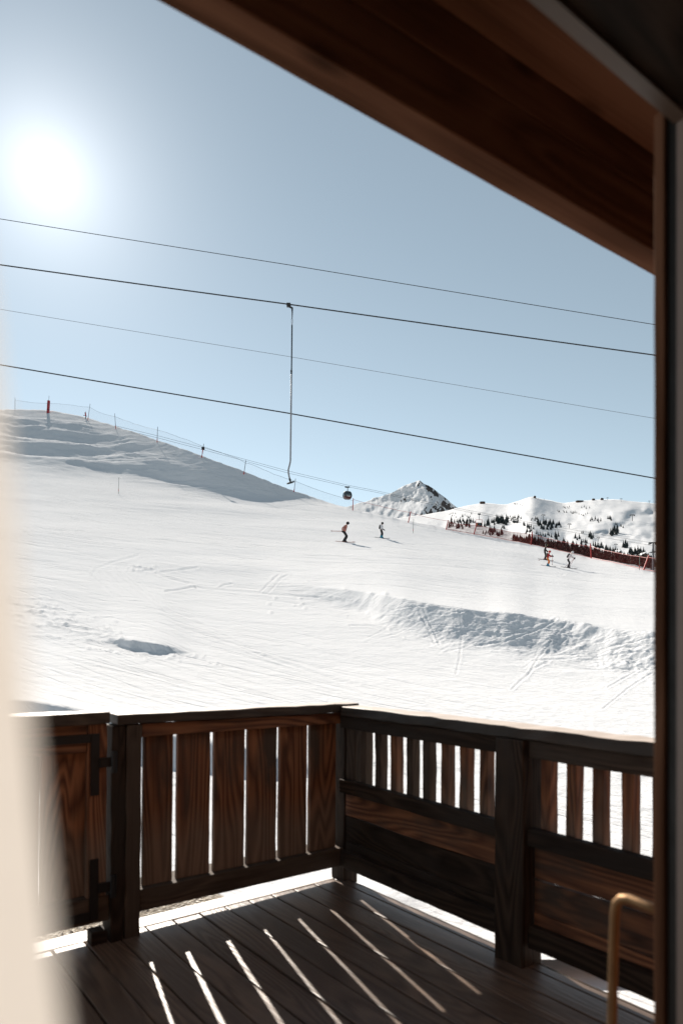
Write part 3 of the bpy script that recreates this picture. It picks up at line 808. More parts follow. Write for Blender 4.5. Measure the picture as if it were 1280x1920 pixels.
SKIN = plain('skin', (.45, .26, .18), .5, 0, .1, 6)
CL = {}
def cloth(c):
    if c not in CL: CL[c] = plain('cloth_%d' % len(CL), c, .75, 0, .25, 9)
    return CL[c]
def camo_mat():
    m, nt, out = mat('mottled_jacket')
    n = noise(nt, coords(nt), 9., 3, .6)
    c = ramp(nt, n, [(.36, (.02, .02, .02)), (.43, (.45, .07, .03)), (.50, (.55, .36, .30)), (.54, (.05, .05, .06)), (.62, (.42, .06, .025))]); c.color_ramp.interpolation = 'CONSTANT'
    bsdf(nt, out, c.outputs[0], .75); return m
CAMO = camo_mat()

def blob(name, c, r, material, parent, squash=(1, 1, 1), rot=None):
    bm = bmesh.new(); bmesh.ops.create_uvsphere(bm, u_segments=16, v_segments=10, radius=1)
    me = bpy.data.meshes.new(name); bm.to_mesh(me); bm.free()
    me.transform(Matrix.Diagonal((r * squash[0], r * squash[1], r * squash[2], 1)))
    if rot: me.transform(rot)
    me.transform(Matrix.Translation(c)); me.materials.append(material)
    me.polygons.foreach_set('use_smooth', [True] * len(me.polygons)); me.update()
    return link(bpy.data.objects.new(name, me), parent)

def person(loc, yaw, pose, scale, label, group, jacket, trousers, helmet, boots, glove=(.012, .012, .012), pack=None, visor=(.02, .02, .03), skis=None, poles=(), tilt=0.0, skiw='', bones_extra=None):
    root = empty('person', loc); root.rotation_euler = (0, 0, yaw); root.scale = (scale,) * 3
    tag(root, label, 'person', group)
    J = dict(pose); V = lambda k: Vector(J[k])
    def lerp(a, b, q): return tuple(V(a).lerp(V(b), q))
    # body: one continuous surface
    j = {'pelvis': (J['pelvis'], .13, .10), 'waist': (lerp('pelvis', 'chest', .45), .12, .09), 'chest': (J['chest'], .15, .11), 'neck': (J['neck'], .055, .055), 'jaw': (tuple(V('neck').lerp(V('head'), .55)), .068, .075), 'head': (J['head'], .085, .095), 'crown': (tuple(V('head') + (V('head') - V('neck')).normalized() * .09), .06, .065)}
    b = [('pelvis', 'waist'), ('waist', 'chest'), ('chest', 'neck'), ('neck', 'jaw'), ('jaw', 'head'), ('head', 'crown')]
    for s in 'LR':
        j.update({'sh' + s: (J['sh' + s], .062, .062), 'el' + s: (J['el' + s], .044, .044), 'wr' + s: (J['ha' + s], .030, .034),
                  'hp' + s: (J['hp' + s], .085, .085), 'kn' + s: (J['kn' + s], .062, .062), 'an' + s: (J['an' + s], .045, .045), 'to' + s: (tuple(V('an' + s) + Vector((.16, 0, -.03))), .04, .03)})
        b += [('chest', 'sh' + s), ('sh' + s, 'el' + s), ('el' + s, 'wr' + s), ('pelvis', 'hp' + s), ('hp' + s, 'kn' + s), ('kn' + s, 'an' + s), ('an' + s, 'to' + s)]
    skin_mesh('body', j, b, SKIN, root, 1)
    jm = jacket if not isinstance(jacket, tuple) else cloth(jacket)
    jj = {'pelvis': (tuple(V('pelvis') + Vector((0, 0, -.10))), .20, .16), 'waist': (lerp('pelvis', 'chest', .5), .17, .135), 'chest': (J['chest'], .195, .15), 'collar': (lerp('chest', 'neck', .8), .09, .085)}
    jb = [('pelvis', 'waist'), ('waist', 'chest'), ('chest', 'collar')]
    for s in 'LR':
        jj.update({'sh' + s: (J['sh' + s], .09, .09), 'el' + s: (J['el' + s], .072, .072), 'wr' + s: (lerp('el' + s, 'ha' + s, .85), .058, .058)})
        jb += [('chest', 'sh' + s), ('sh' + s, 'el' + s), ('el' + s, 'wr' + s)]
    skin_mesh('jacket', jj, jb, jm, root, 1)
    tj = {'pelvis': (tuple(V('pelvis') + Vector((0, 0, -.01))), .10, .085)}; tb = []
    for s in 'LR':
        tj.update({'hp' + s: (J['hp' + s], .115, .115), 'kn' + s: (J['kn' + s], .09, .09), 'an' + s: (tuple(V('an' + s).lerp(V('kn' + s), .3)), .082, .082)})
        tb += [('pelvis', 'hp' + s), ('hp' + s, 'kn' + s), ('kn' + s, 'an' + s)]
    skin_mesh('trousers', tj, tb, cloth(trousers), root, 1)
    for s in 'LR':
        a = V('an' + s)
        ln_ = (V('kn' + s) - a); ln_ = ln_ / max(ln_.length, 1e-6)
        if ln_.z < .3: ln_ = Vector((0, 0, 1))
        bt = MB(); rings = []
        for z, bx, fx, wd in ((-.085, -.10, .20, .052), (-.03, -.105, .195, .054), (.03, -.085, .13, .056), (.09, -.075, .085, .058), (.19, -.078, .08, .06), (.25, -.07, .072, .058)):
            c_ = a + Vector((0, 0, z)) + Vector((ln_.x, ln_.y, 0)) * max(0, z) * 1.0
            rings.append([c_ + Vector((x, y, 0)) for x, y in ((bx, -wd * .7), (bx + .03, -wd), (fx - .05, -wd), (fx, -wd * .5), (fx, wd * .5), (fx - .05, wd), (bx + .03, wd), (bx, wd * .7))])
        bt.loft(rings)
        bt.build('boot', cloth(boots), root)
        h = V('ha' + s); g = MB()
        d = (h - V('el' + s)).normalized()
        g.tube([h - d * .05, h + d * .01, h + d * .06, h + d * .105], [.046, .056, .05, .03], 8); g.tube([h, h + d * .05 + Vector((.03, .0, .045))], [.026, .018], 6)
        g.build('glove', cloth(glove), root, True)
    hd = V('head')
    hm = blob('helmet', hd + Vector((-.01, 0, .035)), .138, cloth(helmet), root, (1.05, .95, .98))
    gp = MB(); gp.loft([[hd + Vector((x, y * w, z)) for x, y in ((.085, -.095), (.128, -.06), (.14, 0), (.128, .06), (.085, .095), (.06, 0))] for z, w in ((-.025, .9), (.0, 1.), (.04, 1.), (.06, .9))])
    gp.build('goggles', cloth(visor), root)
    if pack:
        ax = (V('neck') - V('pelvis')).normalized(); back = Vector((-ax.z, 0, ax.x))
        c0 = V('chest') + back * .17 - ax * .08
        side = Vector((0, 1, 0)); rings = []
        for q, wd, dp in ((-.24, .11, .05), (-.2, .14, .09), (0, .15, .11), (.17, .13, .09), (.23, .09, .05)):
            c = c0 + ax * q
            rings.append([c + side * (wd * sx) + back * (dp * sy) for sx, sy in ((-1, -.9), (-1, .5), (-.6, 1), (.6, 1), (1, .5), (1, -.9))])
        k = MB(); k.loft(rings); k.build('backpack', cloth(pack), root)
    if skis:
        for s in 'LR':
            a = V('an' + s)
            length = skis[1] if len(skis) > 1 else 1.65
            e = empty('ski', root.matrix_basis @ Vector((a.x, a.y, a.z - .085)) if False else (0, 0, 0))
            wpos = Matrix.Translation(loc) @ Matrix.Rotation(yaw, 4, 'Z') @ Matrix.Scale(scale, 4) @ Vector((a.x, a.y, a.z - .092))
            e.location = wpos; e.rotation_euler = (0, -tilt, yaw); e.scale = (scale,) * 3
            tag(e, ('left' if s == 'L' else 'right') + ' ski under the ' + skiw, 'ski', 'skis under the skiers on the piste')
            k = MB(); rings = []
            for x, w, z in ((-.72, .035, .0), (-.6, .05, 0), (0, .038, .0), (.62, .055, .0), (.82, .045, .05), (.9, .015, .11)):
                rings.append([(x * length / 1.62, -w, z), (x * length / 1.62, w, z), (x * length / 1.62, w, z + .012), (x * length / 1.62, -w, z + .012)])
            k.loft(rings); k.build('ski_board', cloth(skis[0]), e)
            k = MB(); k.box(-.16, -.09, -.03, .03, .012, .05); k.box(.17, .24, -.03, .03, .012, .05); k.build('binding', M['dark_steel'], e)
    for (s, tip, words_) in poles:
        h = Matrix.Translation(loc) @ Matrix.Rotation(yaw, 4, 'Z') @ Matrix.Scale(scale, 4) @ V('ha' + s)
        tp = Matrix.Translation(loc) @ Matrix.Rotation(yaw, 4, 'Z') @ Matrix.Scale(scale, 4) @ Vector(tip)
        e = empty('ski_pole', h); d = (tp - h); u = d.normalized()
        tag(e, words_, 'ski pole', 'ski poles held by the skiers')
        k = MB(); k.tube([(0, 0, 0), d], [.012, .009], 6); k.build('shaft', cloth((.35, .06, .05)), e)
        k = MB(); k.tube([u * -.1, u * .05], .02, 6); k.build('grip', M['rubber'], e)
        k = MB(); k.tube([d * .93, d * .94], .045, 8); k.build('basket', M['rubber'], e)
    return root

def skier_pose(lean=.16, knee=.2, arms='back', spread=.12, hipz=.90):
    p = {}
    p['pelvis'] = (-.03, 0, hipz); p['chest'] = (-.03 + lean * .75, 0, hipz + .36); p['neck'] = (-.03 + lean * 1.15, 0, hipz + .54); p['head'] = (.02 + lean * 1.4, 0, hipz + .655)
    for s, y in (('L', 1), ('R', -1)):
        p['an' + s] = (-.02 + .02 * y, spread * y, .09); p['kn' + s] = (knee - .02 + .02 * y, spread * y * .95, .48); p['hp' + s] = (-.03, .10 * y, hipz - .04)
        c = p['chest']; p['sh' + s] = (c[0] + .02, .19 * y, c[2] + .09)
        if arms == 'back': p['el' + s] = (c[0] - .22, .27 * y, c[2] - .12); p['ha' + s] = (c[0] - .26, .16 * y, c[2] - .36)
        elif arms == 'down': p['el' + s] = (c[0] + .02, .27 * y, c[2] - .20); p['ha' + s] = (c[0] + .2, .25 * y, c[2] - .36)
        elif arms == 'front': p['el' + s] = (c[0] + .14, .27 * y, c[2] - .16); p['ha' + s] = (c[0] + .42, .23 * y, c[2] - .20)
        elif arms == 'reach': p['el' + s] = (c[0] + .18, .25 * y, c[2] - .14); p['ha' + s] = (c[0] + .40, .2 * y, c[2] - .30)
    return p

def on_slope(px, py, yaw):
    p = hit(px, py)
    d = Vector((math.cos(yaw), math.sin(yaw), 0)) * .6
    a = ground(p.x + d.x, p.y + d.y); b = ground(p.x - d.x, p.y - d.y)
    p.z = max(p.z, (a + b) / 2) + .0
    return p, math.atan2(a - b, 1.2)
GSK = 'skiers gliding down the piste'
def skier(px, py, hpx, yaw, pose, **kw):
    p, tl = on_slope(px, py, yaw)
    top = max(pose['head'][2] + .17, 0)
    s = hpx * p.y / F / top
    print('SKIER', px, 'dist', round(p.y, 1), 'height', round(s * 1.75, 2))
    return person(p + Vector((0, 0, .012)), yaw, pose, s, group=GSK, tilt=tl, **kw)
skier(645.5, 1016.5, 38, R(-14), skier_pose(.2, .22, 'back'), label='person skiing in a mottled orange and black jacket with black trousers', jacket=CAMO, trousers=(.008, .008, .009), helmet=(.012, .01, .012), boots=(.012, .012, .014), skis=((.30, .05, .04),), skiw='skier in the mottled jacket',
      poles=[('L', (-1.25, .22, 1.02), 'far ski pole trailing behind the skier in the mottled jacket'), ('R', (-1.15, -.25, .95), 'near ski pole trailing behind the skier in the mottled jacket')])
skier(715, 1009, 30, R(-20), skier_pose(.06, .10, 'down'), label='person skiing in a white jacket with black backpack and turquoise boots', jacket=(.72, .70, .72), trousers=(.01, .008, .01), helmet=(.015, .012, .015), boots=(.02, .22, .32), pack=(.012, .01, .012), skis=((.12, .12, .14),), skiw='skier with turquoise boots in the white jacket')
skier(1021.5, 1050, 30, R(-16), skier_pose(.08, .10, 'down'), label='person skiing all in black just behind the red and orange skier', jacket=(.008, .007, .008), trousers=(.009, .008, .009), helmet=(.02, .018, .02), boots=(.02, .02, .02), visor=(.5, .42, .05), skis=((.04, .035, .03),), skiw='skier dressed all in black')
skier(1026.5, 1061.5, 29, R(-20), skier_pose(.14, .18, 'front'), label='person skiing in a red jacket with orange trousers and a red helmet', jacket=(.38, .02, .018), trousers=(.75, .20, .015), helmet=(.55, .05, .03), boots=(.03, .2, .32), pack=(.06, .065, .055), skis=((.10, .11, .13),), skiw='skier in orange trousers',
      poles=[('R', (.50, -.32, .06), 'ski pole held out by the skier in orange trousers'), ('L', (-1.05, .35, .72), 'ski pole stretched back behind the skier in orange trousers')])
skier(1065, 1065, 31, R(-17), skier_pose(.30, .16, 'reach'), label='person bending forward in a pale jacket and white helmet on skis', jacket=(.74, .66, .66), trousers=(.010, .007, .010), helmet=(.7, .68, .68), boots=(.02, .012, .015), pack=(.02, .012, .018), skis=((.05, .04, .04),), skiw='skier bending forward in the pale jacket',
      poles=[('R', (.12, -.33, .06), 'ski pole planted by the skier bending forward'), ('L', (-.35, .3, .1), 'far ski pole of the skier bending forward')])
# half hidden behind the crest
pr = hit(161, 789); yb = pr.y + 3.0; kz = P(161, 773.5, yb)
pz = skier_pose(.1, .1, 'front'); pz['elL'] = (.05, .34, 1.42); pz['haL'] = (.12, .36, 1.70)
person(Vector((kz.x, yb, kz.z - 1.70)), R(-150), pz, 1.0, label='person in a red jacket half hidden behind the hill crest', group=None, jacket=(.45, .015, .02), trousers=(.03, .03, .03), helmet=(.3, .015, .02), boots=(.02, .02, .02))

# ------------------------------------------------------------------ aerial ropeway: ropes, gondola, chair, tower
def rope_y(px): return 1.0 / (.0054 - 1.4e-6 * (px - 651))
def rope(pts, r, name, label, material, cat='cable', group=None, sag=0):
    pts3 = [P(*q) for q in pts]
    m = MB()
    full = []
    for a, b in zip(pts3[:-1], pts3[1:]):
        for k in range(8): full.append(a.lerp(b, k / 8) - Vector((0, 0, sag * 4 * (k / 8) * (1 - k / 8))))
    full.append(pts3[-1])
    o0 = full[0].copy()
    m.tube([v - o0 for v in full], r, 6); o = m.build(name, material); o.location = o0
    return tag(o, label, cat, group)
ra = [(120, 791), (220, 799), (300, 818), (380, 839), (440, 856), (540, 883), (651, 909.5), (700, 919), (777, 936), (860, 953.5), (900, 961), (1000, 981), (1108, 999), (1222, 1018)]
rb = [(120, 795), (220, 803), (300, 822), (380, 843), (440, 859), (540, 887), (651, 912.5), (700, 922), (777, 939), (860, 956.5), (900, 964.5), (1000, 985), (1108, 1004), (1222, 1023)]
rope([(x, y, rope_y(x) + 5) for x, y in ra], .035, 'ropeway_cable', 'upper cable of the gondola lift running behind the hill crest', M['cable'], group='gondola lift cables')
rope([(x, y, rope_y(x)) for x, y in rb], .035, 'ropeway_cable', 'lower cable of the gondola lift carrying the cabin and the chair', M['cable'], group='gondola lift cables')

def gondola():
    Yc = rope_y(651); k = Yc / F
    root = empty('gondola_cabin', P(651, 912.5, Yc)); tag(root, 'dark gondola cabin with red base hanging above the crest', 'gondola')
    S = lambda v: v * k
    g = MB(); g.box(S(-4.5), S(4.5), -.15, .15, S(-1.8), S(.4)); g.build('grip', M['dark_steel'], root)
    h = MB(); h.tube([(0, 0, 0), (S(.6), 0, S(-3)), (S(.6), 0, S(-7)), (S(.2), 0, S(-9.5))], S(.75), 8); h.build('hanger', M['dark_steel'], root)
    def ring(z, w, d): return [Vector((S(w) * x, S(d) * y, S(z))) for x, y in ((-1, -.62), (-.72, -1), (.72, -1), (1, -.62), (1, .62), (.72, 1), (-.72, 1), (-1, .62))]
    Rm = Matrix.Rotation(R(20), 4, 'Z')
    def rr(*a): return [Rm @ v for v in ring(*a)]
    s = MB(); s.loft([rr(-8.9, 3.4, 3.0), rr(-9.6, 5.6, 5.0), rr(-10.6, 6.1, 5.4), rr(-10.9, 6.1, 5.4)]); s.build('cabin_roof', M['cabin_shell'], root)
    s = MB(); s.loft([rr(-10.9, 5.9, 5.2), rr(-13, 6.8, 6.0), rr(-16.2, 7.4, 6.5), rr(-18.6, 7.2, 6.3)]); s.build('window_glass', M['cabin_glass'], root)
    s = MB(); s.loft([rr(-18.6, 7.3, 6.4), rr(-20, 7.4, 6.4), rr(-22.6, 6.2, 5.4), rr(-23.6, 4.6, 4.0)]); s.build('lower_shell', M['cabin_red'], root)
    s = MB()
    for i in range(8):
        pts = [rr(z, w * 1.012, d * 1.012)[i] for z, w, d in ((-10.8, 5.95, 5.25), (-13, 6.85, 6.05), (-16.2, 7.45, 6.55), (-18.8, 7.25, 6.4))]
        s.tube(pts, S(.42), 5)
    s.build('window_posts', M['cabin_shell'], root)
    s = MB(); s.box(S(-3.2), S(3.2), S(-7.2), S(-6.4), S(-19.6), S(-18.8), Rm); s.build('ski_rack', M['white_plate'], root)
    for i, x in enumerate((-3, 0.5, 3)):
        e = blob('passenger', Rm @ Vector((S(x), S(-2 if i % 2 else 2), S(-15))), S(1.6), cloth((.3, .28, .27)), None, (1, .9, 1.7)) if False else None
gondola()

def chair():
    Yc = rope_y(898); k = Yc / F; S = lambda v: v * k
    root = empty('lift_chair', P(898, 964, Yc)); tag(root, 'chairlift chair carrying riders above the red fence pole', 'lift chair')
    g = MB(); g.box(S(-2.6), S(2.6), -.2, .2, S(-1.2), S(1.2)); g.build('grip', M['dark_steel'], root)
    h = MB(); h.tube([(0, 0, 0), (0, 0, S(-8)), (0, 0, S(-11))], S(.45), 6); h.build('hanger', M['dark_steel'], root)
    h = MB(); h.tube([(S(-6), S(3), S(-12)), (S(-5.6), 0, S(-10.4)), (S(5.6), 0, S(-10.4)), (S(6), S(3), S(-12))], S(.4), 6); h.tube([(S(-6), S(3), S(-12)), (S(-6), S(2.4), S(-23))], S(.4), 6); h.tube([(S(6), S(3), S(-12)), (S(6), S(2.4), S(-23))], S(.4), 6); h.build('chair_frame', M['red_pole'], root)
    h = MB(); h.box(S(-6), S(6), S(-2.8), S(2.2), S(-23.6), S(-22.4)); h.build('seat', M['white_plate'], root)
    h = MB(); h.box(S(-6), S(6), S(2.2), S(3.0), S(-22.6), S(-15.5)); h.build('backrest', M['cabin_red'], root)
    h = MB(); h.box(S(-6.5), S(6.5), S(-4.4), S(-3.6), S(-29.5), S(-28.3)); h.tube([(S(-6), S(-1), S(-20)), (S(-6), S(-4), S(-29))], S(.3), 6); h.tube([(S(6), S(-1), S(-20)), (S(6), S(-4), S(-29))], S(.3), 6); h.build('footrest', M['white_plate'], root)
    base = P(898, 964, Yc)
    p = {'pelvis': (0, 0, .12), 'chest': (.03, 0, .47), 'neck': (.06, 0, .65), 'head': (.1, 0, .79)}
    for s, y in (('L', 1), ('R', -1)):
        p['hp' + s] = (.05, .1 * y, .1); p['kn' + s] = (.46, .1 * y, .1); p['an' + s] = (.5, .1 * y, -.36); p['sh' + s] = (.04, .18 * y, .55); p['el' + s] = (.14, .23 * y, .32); p['ha' + s] = (.38, .16 * y, .26)
    for x, jc, words_ in ((-4, (.5, .36, .04), 'person in a yellow jacket riding on the chairlift chair'), (-1.3, (.02, .02, .03), 'person in a black jacket riding on the chairlift chair'), (1.4, (.10, .25, .30), 'person in a blue grey jacket riding on the chairlift chair'), (4.1, (.01, .01, .012), 'person in dark clothes at the right end of the lift chair')):
        person(base + Vector((S(x), S(.6), S(-22.2))), R(-90), p, .98, label=words_, group='riders on the chairlift chair', jacket=jc, trousers=(.02, .02, .025), helmet=(.03, .03, .035), boots=(.05, .05, .05))
chair()
def tower():
    Yc = rope_y(1222); k = Yc / F; S = lambda v: v * k
    top = P(1224, 1019, Yc)
    root = empty('lift_tower', top); tag(root, 'steel lift tower beside the door edge above the red net', 'lift tower')
    m = MB(); m.tube([(0, 0, 0), (0, 0, S(-70))], [S(1.6), S(2.2)], 10); m.build('mast', M['steel'], root)
    m = MB(); m.box(S(-8), S(8), -.3, .3, S(.5), S(2.2)); m.build('crossarm', M['dark_steel'], root)
    for x in (-6, 6):
        m = MB(); m.box(S(x - 1.4), S(x + 1.4), S(-4), S(4), S(-1.6), S(.5)); m.build('sheave_box', M['dark_steel'], root)
    m = MB(); m.box(S(-5), S(4), -1.2, 1.2, S(-17), S(-16)); m.box(S(-5), S(-4.4), -1.2, -1.1, S(-16), S(-11)); m.box(S(3.4), S(4), -1.2, -1.1, S(-16), S(-11)); m.build('platform', M['dark_steel'], root)
tower()

# ------------------------------------------------------------------ drag lift: ropes and the hanging bar
YT = 10.5
rope([(-500, 424, YT), (540, 570, YT), (1800, 742, YT)], .0095, 'drag_lift_cable', 'thick drag lift cable carrying the hanging bar', M['cable'], group='drag lift cables', sag=.015)
rope([(-500, 598, 15.3), (540, 774.5, 15.3), (1800, 997, 15.3)], .0135, 'drag_lift_cable', 'lowest thick drag lift cable passing behind the hanging bar', M['cable'], group='drag lift cables', sag=.01)
rope([(-500, 328, 12.), (540, 496, 12.), (1800, 700, 12.)], .0055, 'overhead_wire', 'topmost thin dark wire crossing the sky', M['cable'], 'wire', 'thin overhead wires', sag=.01)
rope([(-500, 496, 17.), (540, 668, 17.), (1800, 880, 17.)], .0045, 'overhead_wire', 'faint grey wire between the two thick drag lift cables', M['thin_cable'], 'wire', 'thin overhead wires', sag=.01)
def tbar():
    O = P(541, 571, YT)
    def q(px, py, dy=0.): return P(px, py, YT + dy) - O
    root = empty('drag_lift_bar', O); tag(root, 'telescopic drag lift bar hanging from the thick cable', 'drag lift bar')
    m = MB(); m.tube([q(537.5, 570), q(545, 572.4)], .017, 10); m.box(-.03, .03, -.025, .025, -.03, .02); m.build('cable_clamp', M['rubber'], root)
    m = MB(); m.tube([q(540, 572), q(543, 575), q(548, 577.5)], [.016, .017, .015], 8); m.tube([q(547.6, 576.5), q(547.8, 586), q(547.4, 598.5)], [.015, .010, .006], 8); m.build('suspension_arm', M['cable'], root)
    m = MB()
    for y in (599.6, 603.2):
        c = q(547.4, y); m.tube([c + Vector((math.cos(a) * .012, 0, math.sin(a) * .015)) for a in np.linspace(0, 2 * math.pi, 13)], .0035, 6, False)
    m.tube([q(547.4, 605), q(547.3, 609.5)], .007, 8); m.build('chain_link', M['steel'], root)
    m = MB(); m.tube([q(547.3, 609), q(547.0, 640), q(546.4, 692)], .0105, 10); m.build('upper_tube', M['cable'], root)
    m = MB(); m.tube([q(546.4, 691), q(546.3, 694), q(546.2, 694.2), q(546.2, 701)], [.011, .011, .016, .014], 10); m.build('collar', M['rubber'], root)
    m = MB(); m.tube([q(546.2, 701), q(545.4, 780), q(544.4, 862), q(543.9, 867), q(542.2, 874), q(540.6, 880), q(540.6, 886), q(541.8, 893), q(543, 898)], .0125, 12); m.build('lower_tube', M['steel'], root, True)
    m = MB(); m.tube([q(542.6, 896.5), q(543.6, 900), q(544.6, 904.5)], [.013, .017, .010], 10); m.build('bar_socket', M['rubber'], root)
    m = MB(); a, b = q(538, 907, -.10), q(551.5, 902.8, .10); m.tube([a, a.lerp(b, .1), a.lerp(b, .5), a.lerp(b, .9), b], [.008, .013, .016, .013, .008], 10); m.build('crossbar', M['rubber'], root)
tbar()

# ------------------------------------------------------------------ balcony (u along the left railing, v along the right one)
CU, CV = Vector((-.797, -.604, 0)), Vector((.604, -.797, 0))
CORNER = Vector((0, 4.04, 0))
MB4 = Matrix(((CU.x, CV.x, 0, CORNER.x), (CU.y, CV.y, 0, CORNER.y), (0, 0, 1, 0), (0, 0, 0, 1)))
def frame(u=0, v=0, z=0, ru=0, rv=0):
    return MB4 @ Matrix.Translation((u, v, z)) @ Matrix.Rotation(ru, 4, 'X') @ Matrix.Rotation(rv, 4, 'Y')
def bd(name, parent, u0, u1, v0, v1, z0, z1, material, jit=.0018, bev=.004, wav=0.):
    """a sawn board: box with slightly uneven edges along its length and eased arrises"""
    c = Vector(((u0 + u1) / 2, (v0 + v1) / 2, (z0 + z1) / 2)); d = Vector((u1 - u0, v1 - v0, z1 - z0))
    ax = max(range(3), key=lambda i: d[i]); oth = [i for i in range(3) if i != ax]
    nseg = max(2, int(d[ax] / .09)); rings = []
    r = random.Random(hash((round(u0, 3), round(v0, 3), round(z0, 3))))
    ph = [r.uniform(0, 6) for _ in range(4)]
    for k in range(nseg + 1):
        a = -d[ax] / 2 + d[ax] * k / nseg; ring = []
        for ci, (s0, s1) in enumerate(((-1, -1), (1, -1), (1, 1), (-1, 1))):
            p = [0, 0, 0]; p[ax] = a
            p[oth[0]] = s0 * d[oth[0]] / 2 + r.uniform(-jit, jit); p[oth[1]] = s1 * d[oth[1]] / 2 + r.uniform(-jit, jit) + wav * math.sin(a * 5 + ph[0 if s1 < 0 else 1]) * .6
            ring.append(Vector(p))
        rings.append(ring)
    m = MB(); m.loft(rings)
    o = m.build(name, material, parent); o.location = c
    if bev:
        b = o.modifiers.new('bevel', 'BEVEL'); b.width = bev; b.segments = 2; b.limit_method = 'ANGLE'; b.angle_limit = R(50)
        o.data.polygons.foreach_set('use_smooth', [False] * len(o.data.polygons))
    return o

# deck of planks
dk = MB(); SE = [-.035, .03] + [.175 + .1455 * k for k in range(28)]
for a, b in zip(SE[:-1], SE[1:]):
    dz_ = random.uniform(-.0025, .0015); g0 = .0035 + random.uniform(-.001, .0015)
    dk.box(a + g0, b - g0, -.036 + random.uniform(-.004, .004), 2.655, -.032 + dz_, dz_)
deck = dk.build('balcony_deck', M['deck']); deck.matrix_basis = frame(); tag(deck, 'weathered brown balcony deck of parallel planks', None, None, 'structure')
b = deck.modifiers.new('bevel', 'BEVEL'); b.width = .004; b.segments = 2
bd('edge_sill', deck, -.02, 1.30, -.19, -.068, -.045, -.010, M['sill'], .001)
bd('edge_sill', deck, 1.31, 4.2, -.19, -.066, -.045, -.008, M['sill'], .001)
bd('edge_board', deck, -.052, -.037, -.03, 2.6, -.16, -.006, M['rail_y'])
js = MB()
for u in (.2, .9, 1.6, 2.3, 3.0): js.box(u, u + .06, -.03, 2.6, -.2, -.05)
js.box(-.03, 4.2, -.17, -.12, -.22, -.047)
js.build('joist', M['rail_y'], deck)

# left railing: six wide boards
lr = empty('balcony_railing', mat=frame(0, 0, -.006, 0, -.010)); tag(lr, 'left wooden balcony railing of six wide upright boards with narrow gaps', 'railing')
GAPS = [(.008, .047), (.232, .254), (.436, .458), (.640, .661), (.8395, .864), (1.0434, 1.069), (1.220, 1.252)]
for (a0, a1), (b0, b1) in zip(GAPS[:-1], GAPS[1:]):
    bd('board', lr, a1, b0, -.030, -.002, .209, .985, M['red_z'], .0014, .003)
bd('top_rail', lr, .014, 1.249, .0, .036, .945, 1.008, M['red_x'])
bd('base_rail', lr, .014, 1.249, -.145, .036, .102, .208, M['post_x'])
bd('handrail', lr, -.075, 1.372, -.085, .062, 1.012, 1.062, M['cap'], .003, .006)
bd('post', lr, 1.25, 1.325, -.075, .050, -.03, 1.008, M['post_z'], .003, .005)
bd('post', lr, 1.3265, 1.392, -.075, .047, -.03, 1.008, M['rail_z'], .003, .005)
# right railing: slatted openings over horizontal planks
rr = empty('balcony_railing', mat=frame(0, 0, 0, -.006, 0)); tag(rr, 'right wooden balcony railing with narrow slats above solid horizontal planks', 'railing')
bd('corner_post', rr, -.095, .004, -.095, .030, -.03, 1.005, M['rail_z'], .003, .006)
for v in [.168, .299, .430, .558, .682, .812, .938, 1.064, 1.41, 1.535, 1.657, 1.782, 1.905, 2.03, 2.155, 2.28, 2.405, 2.53]:
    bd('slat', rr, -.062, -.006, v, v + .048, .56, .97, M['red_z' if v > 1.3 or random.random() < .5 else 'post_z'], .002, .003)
bd('slat', rr, -.07, -.004, .034, .125, .56, .97, M['post_z'], .002, .003)
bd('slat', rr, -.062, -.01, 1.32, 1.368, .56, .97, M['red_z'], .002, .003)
for v0, v1 in ((.033, 1.216), (1.380, 2.62)):
    bd('top_rail', rr, .0, .038, v0, v1, .915, .990, M['rail_y' if v0 < 1 else 'post_y'])
    bd('middle_rail', rr, .0, .046, v0, v1, .535, .612, M['rail_y'])
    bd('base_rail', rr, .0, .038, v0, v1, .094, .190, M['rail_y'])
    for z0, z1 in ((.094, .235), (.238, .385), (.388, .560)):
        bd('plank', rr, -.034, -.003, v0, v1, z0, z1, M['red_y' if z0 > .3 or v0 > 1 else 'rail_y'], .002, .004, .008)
bd('post', rr, -.065, .068, 1.219, 1.375, -.03, .990, M['rail_z'], .003, .006)
bd('handrail', rr, -.085, .060, .065, 2.64, .992, 1.046, M['cap_y'], .004, .006)

# garden gate at the far left
gt = empty('balcony_gate', mat=frame(1.40, 0, 0, 0, -.008)); tag(gt, 'wooden balcony gate with black iron corner straps beside the curtain', 'gate')
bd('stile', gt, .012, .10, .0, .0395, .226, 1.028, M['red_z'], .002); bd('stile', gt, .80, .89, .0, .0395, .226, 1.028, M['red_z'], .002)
bd('rail', gt, .102, .798, .0, .038, .90, 1.028, M['red_x'], .002); 
bd('rail', gt, -.004, .9, -.15, .038, .105, .225, M['post_x'], .002)
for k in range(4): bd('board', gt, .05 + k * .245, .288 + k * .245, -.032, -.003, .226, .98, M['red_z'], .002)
bd('handrail', gt, .008, .9, -.08, .075, 1.03, 1.085, M['cap'], .003, .006)
for z0, z1, hz in ((.70, .985, .85), (.125, .405, .27)):
    st = MB(); st.box(.050, .088, .042, .050, z0, z1); 
    zz = (z1 - .04, z1) if z1 > .8 else (z0, z0 + .04)
    st.box(.09, .5, .042, .050, *zz); st.build('hinge_strap', M['iron'], gt)
    hb = MB(); hb.box(-.03, .05, .0505, .062, hz - .022, hz + .022); hb.tube([(-.012, .068, hz - .05), (-.012, .068, hz + .05)], .014, 10); hb.build('hinge', M['iron'], gt)
bd('threshold_block', gt, .0, .075, -.04, .035, -.0, .06, M['rail_x'], .003, .006)
lp = empty('fence_stub', mat=frame(2.32, 0, 0)) if False else None

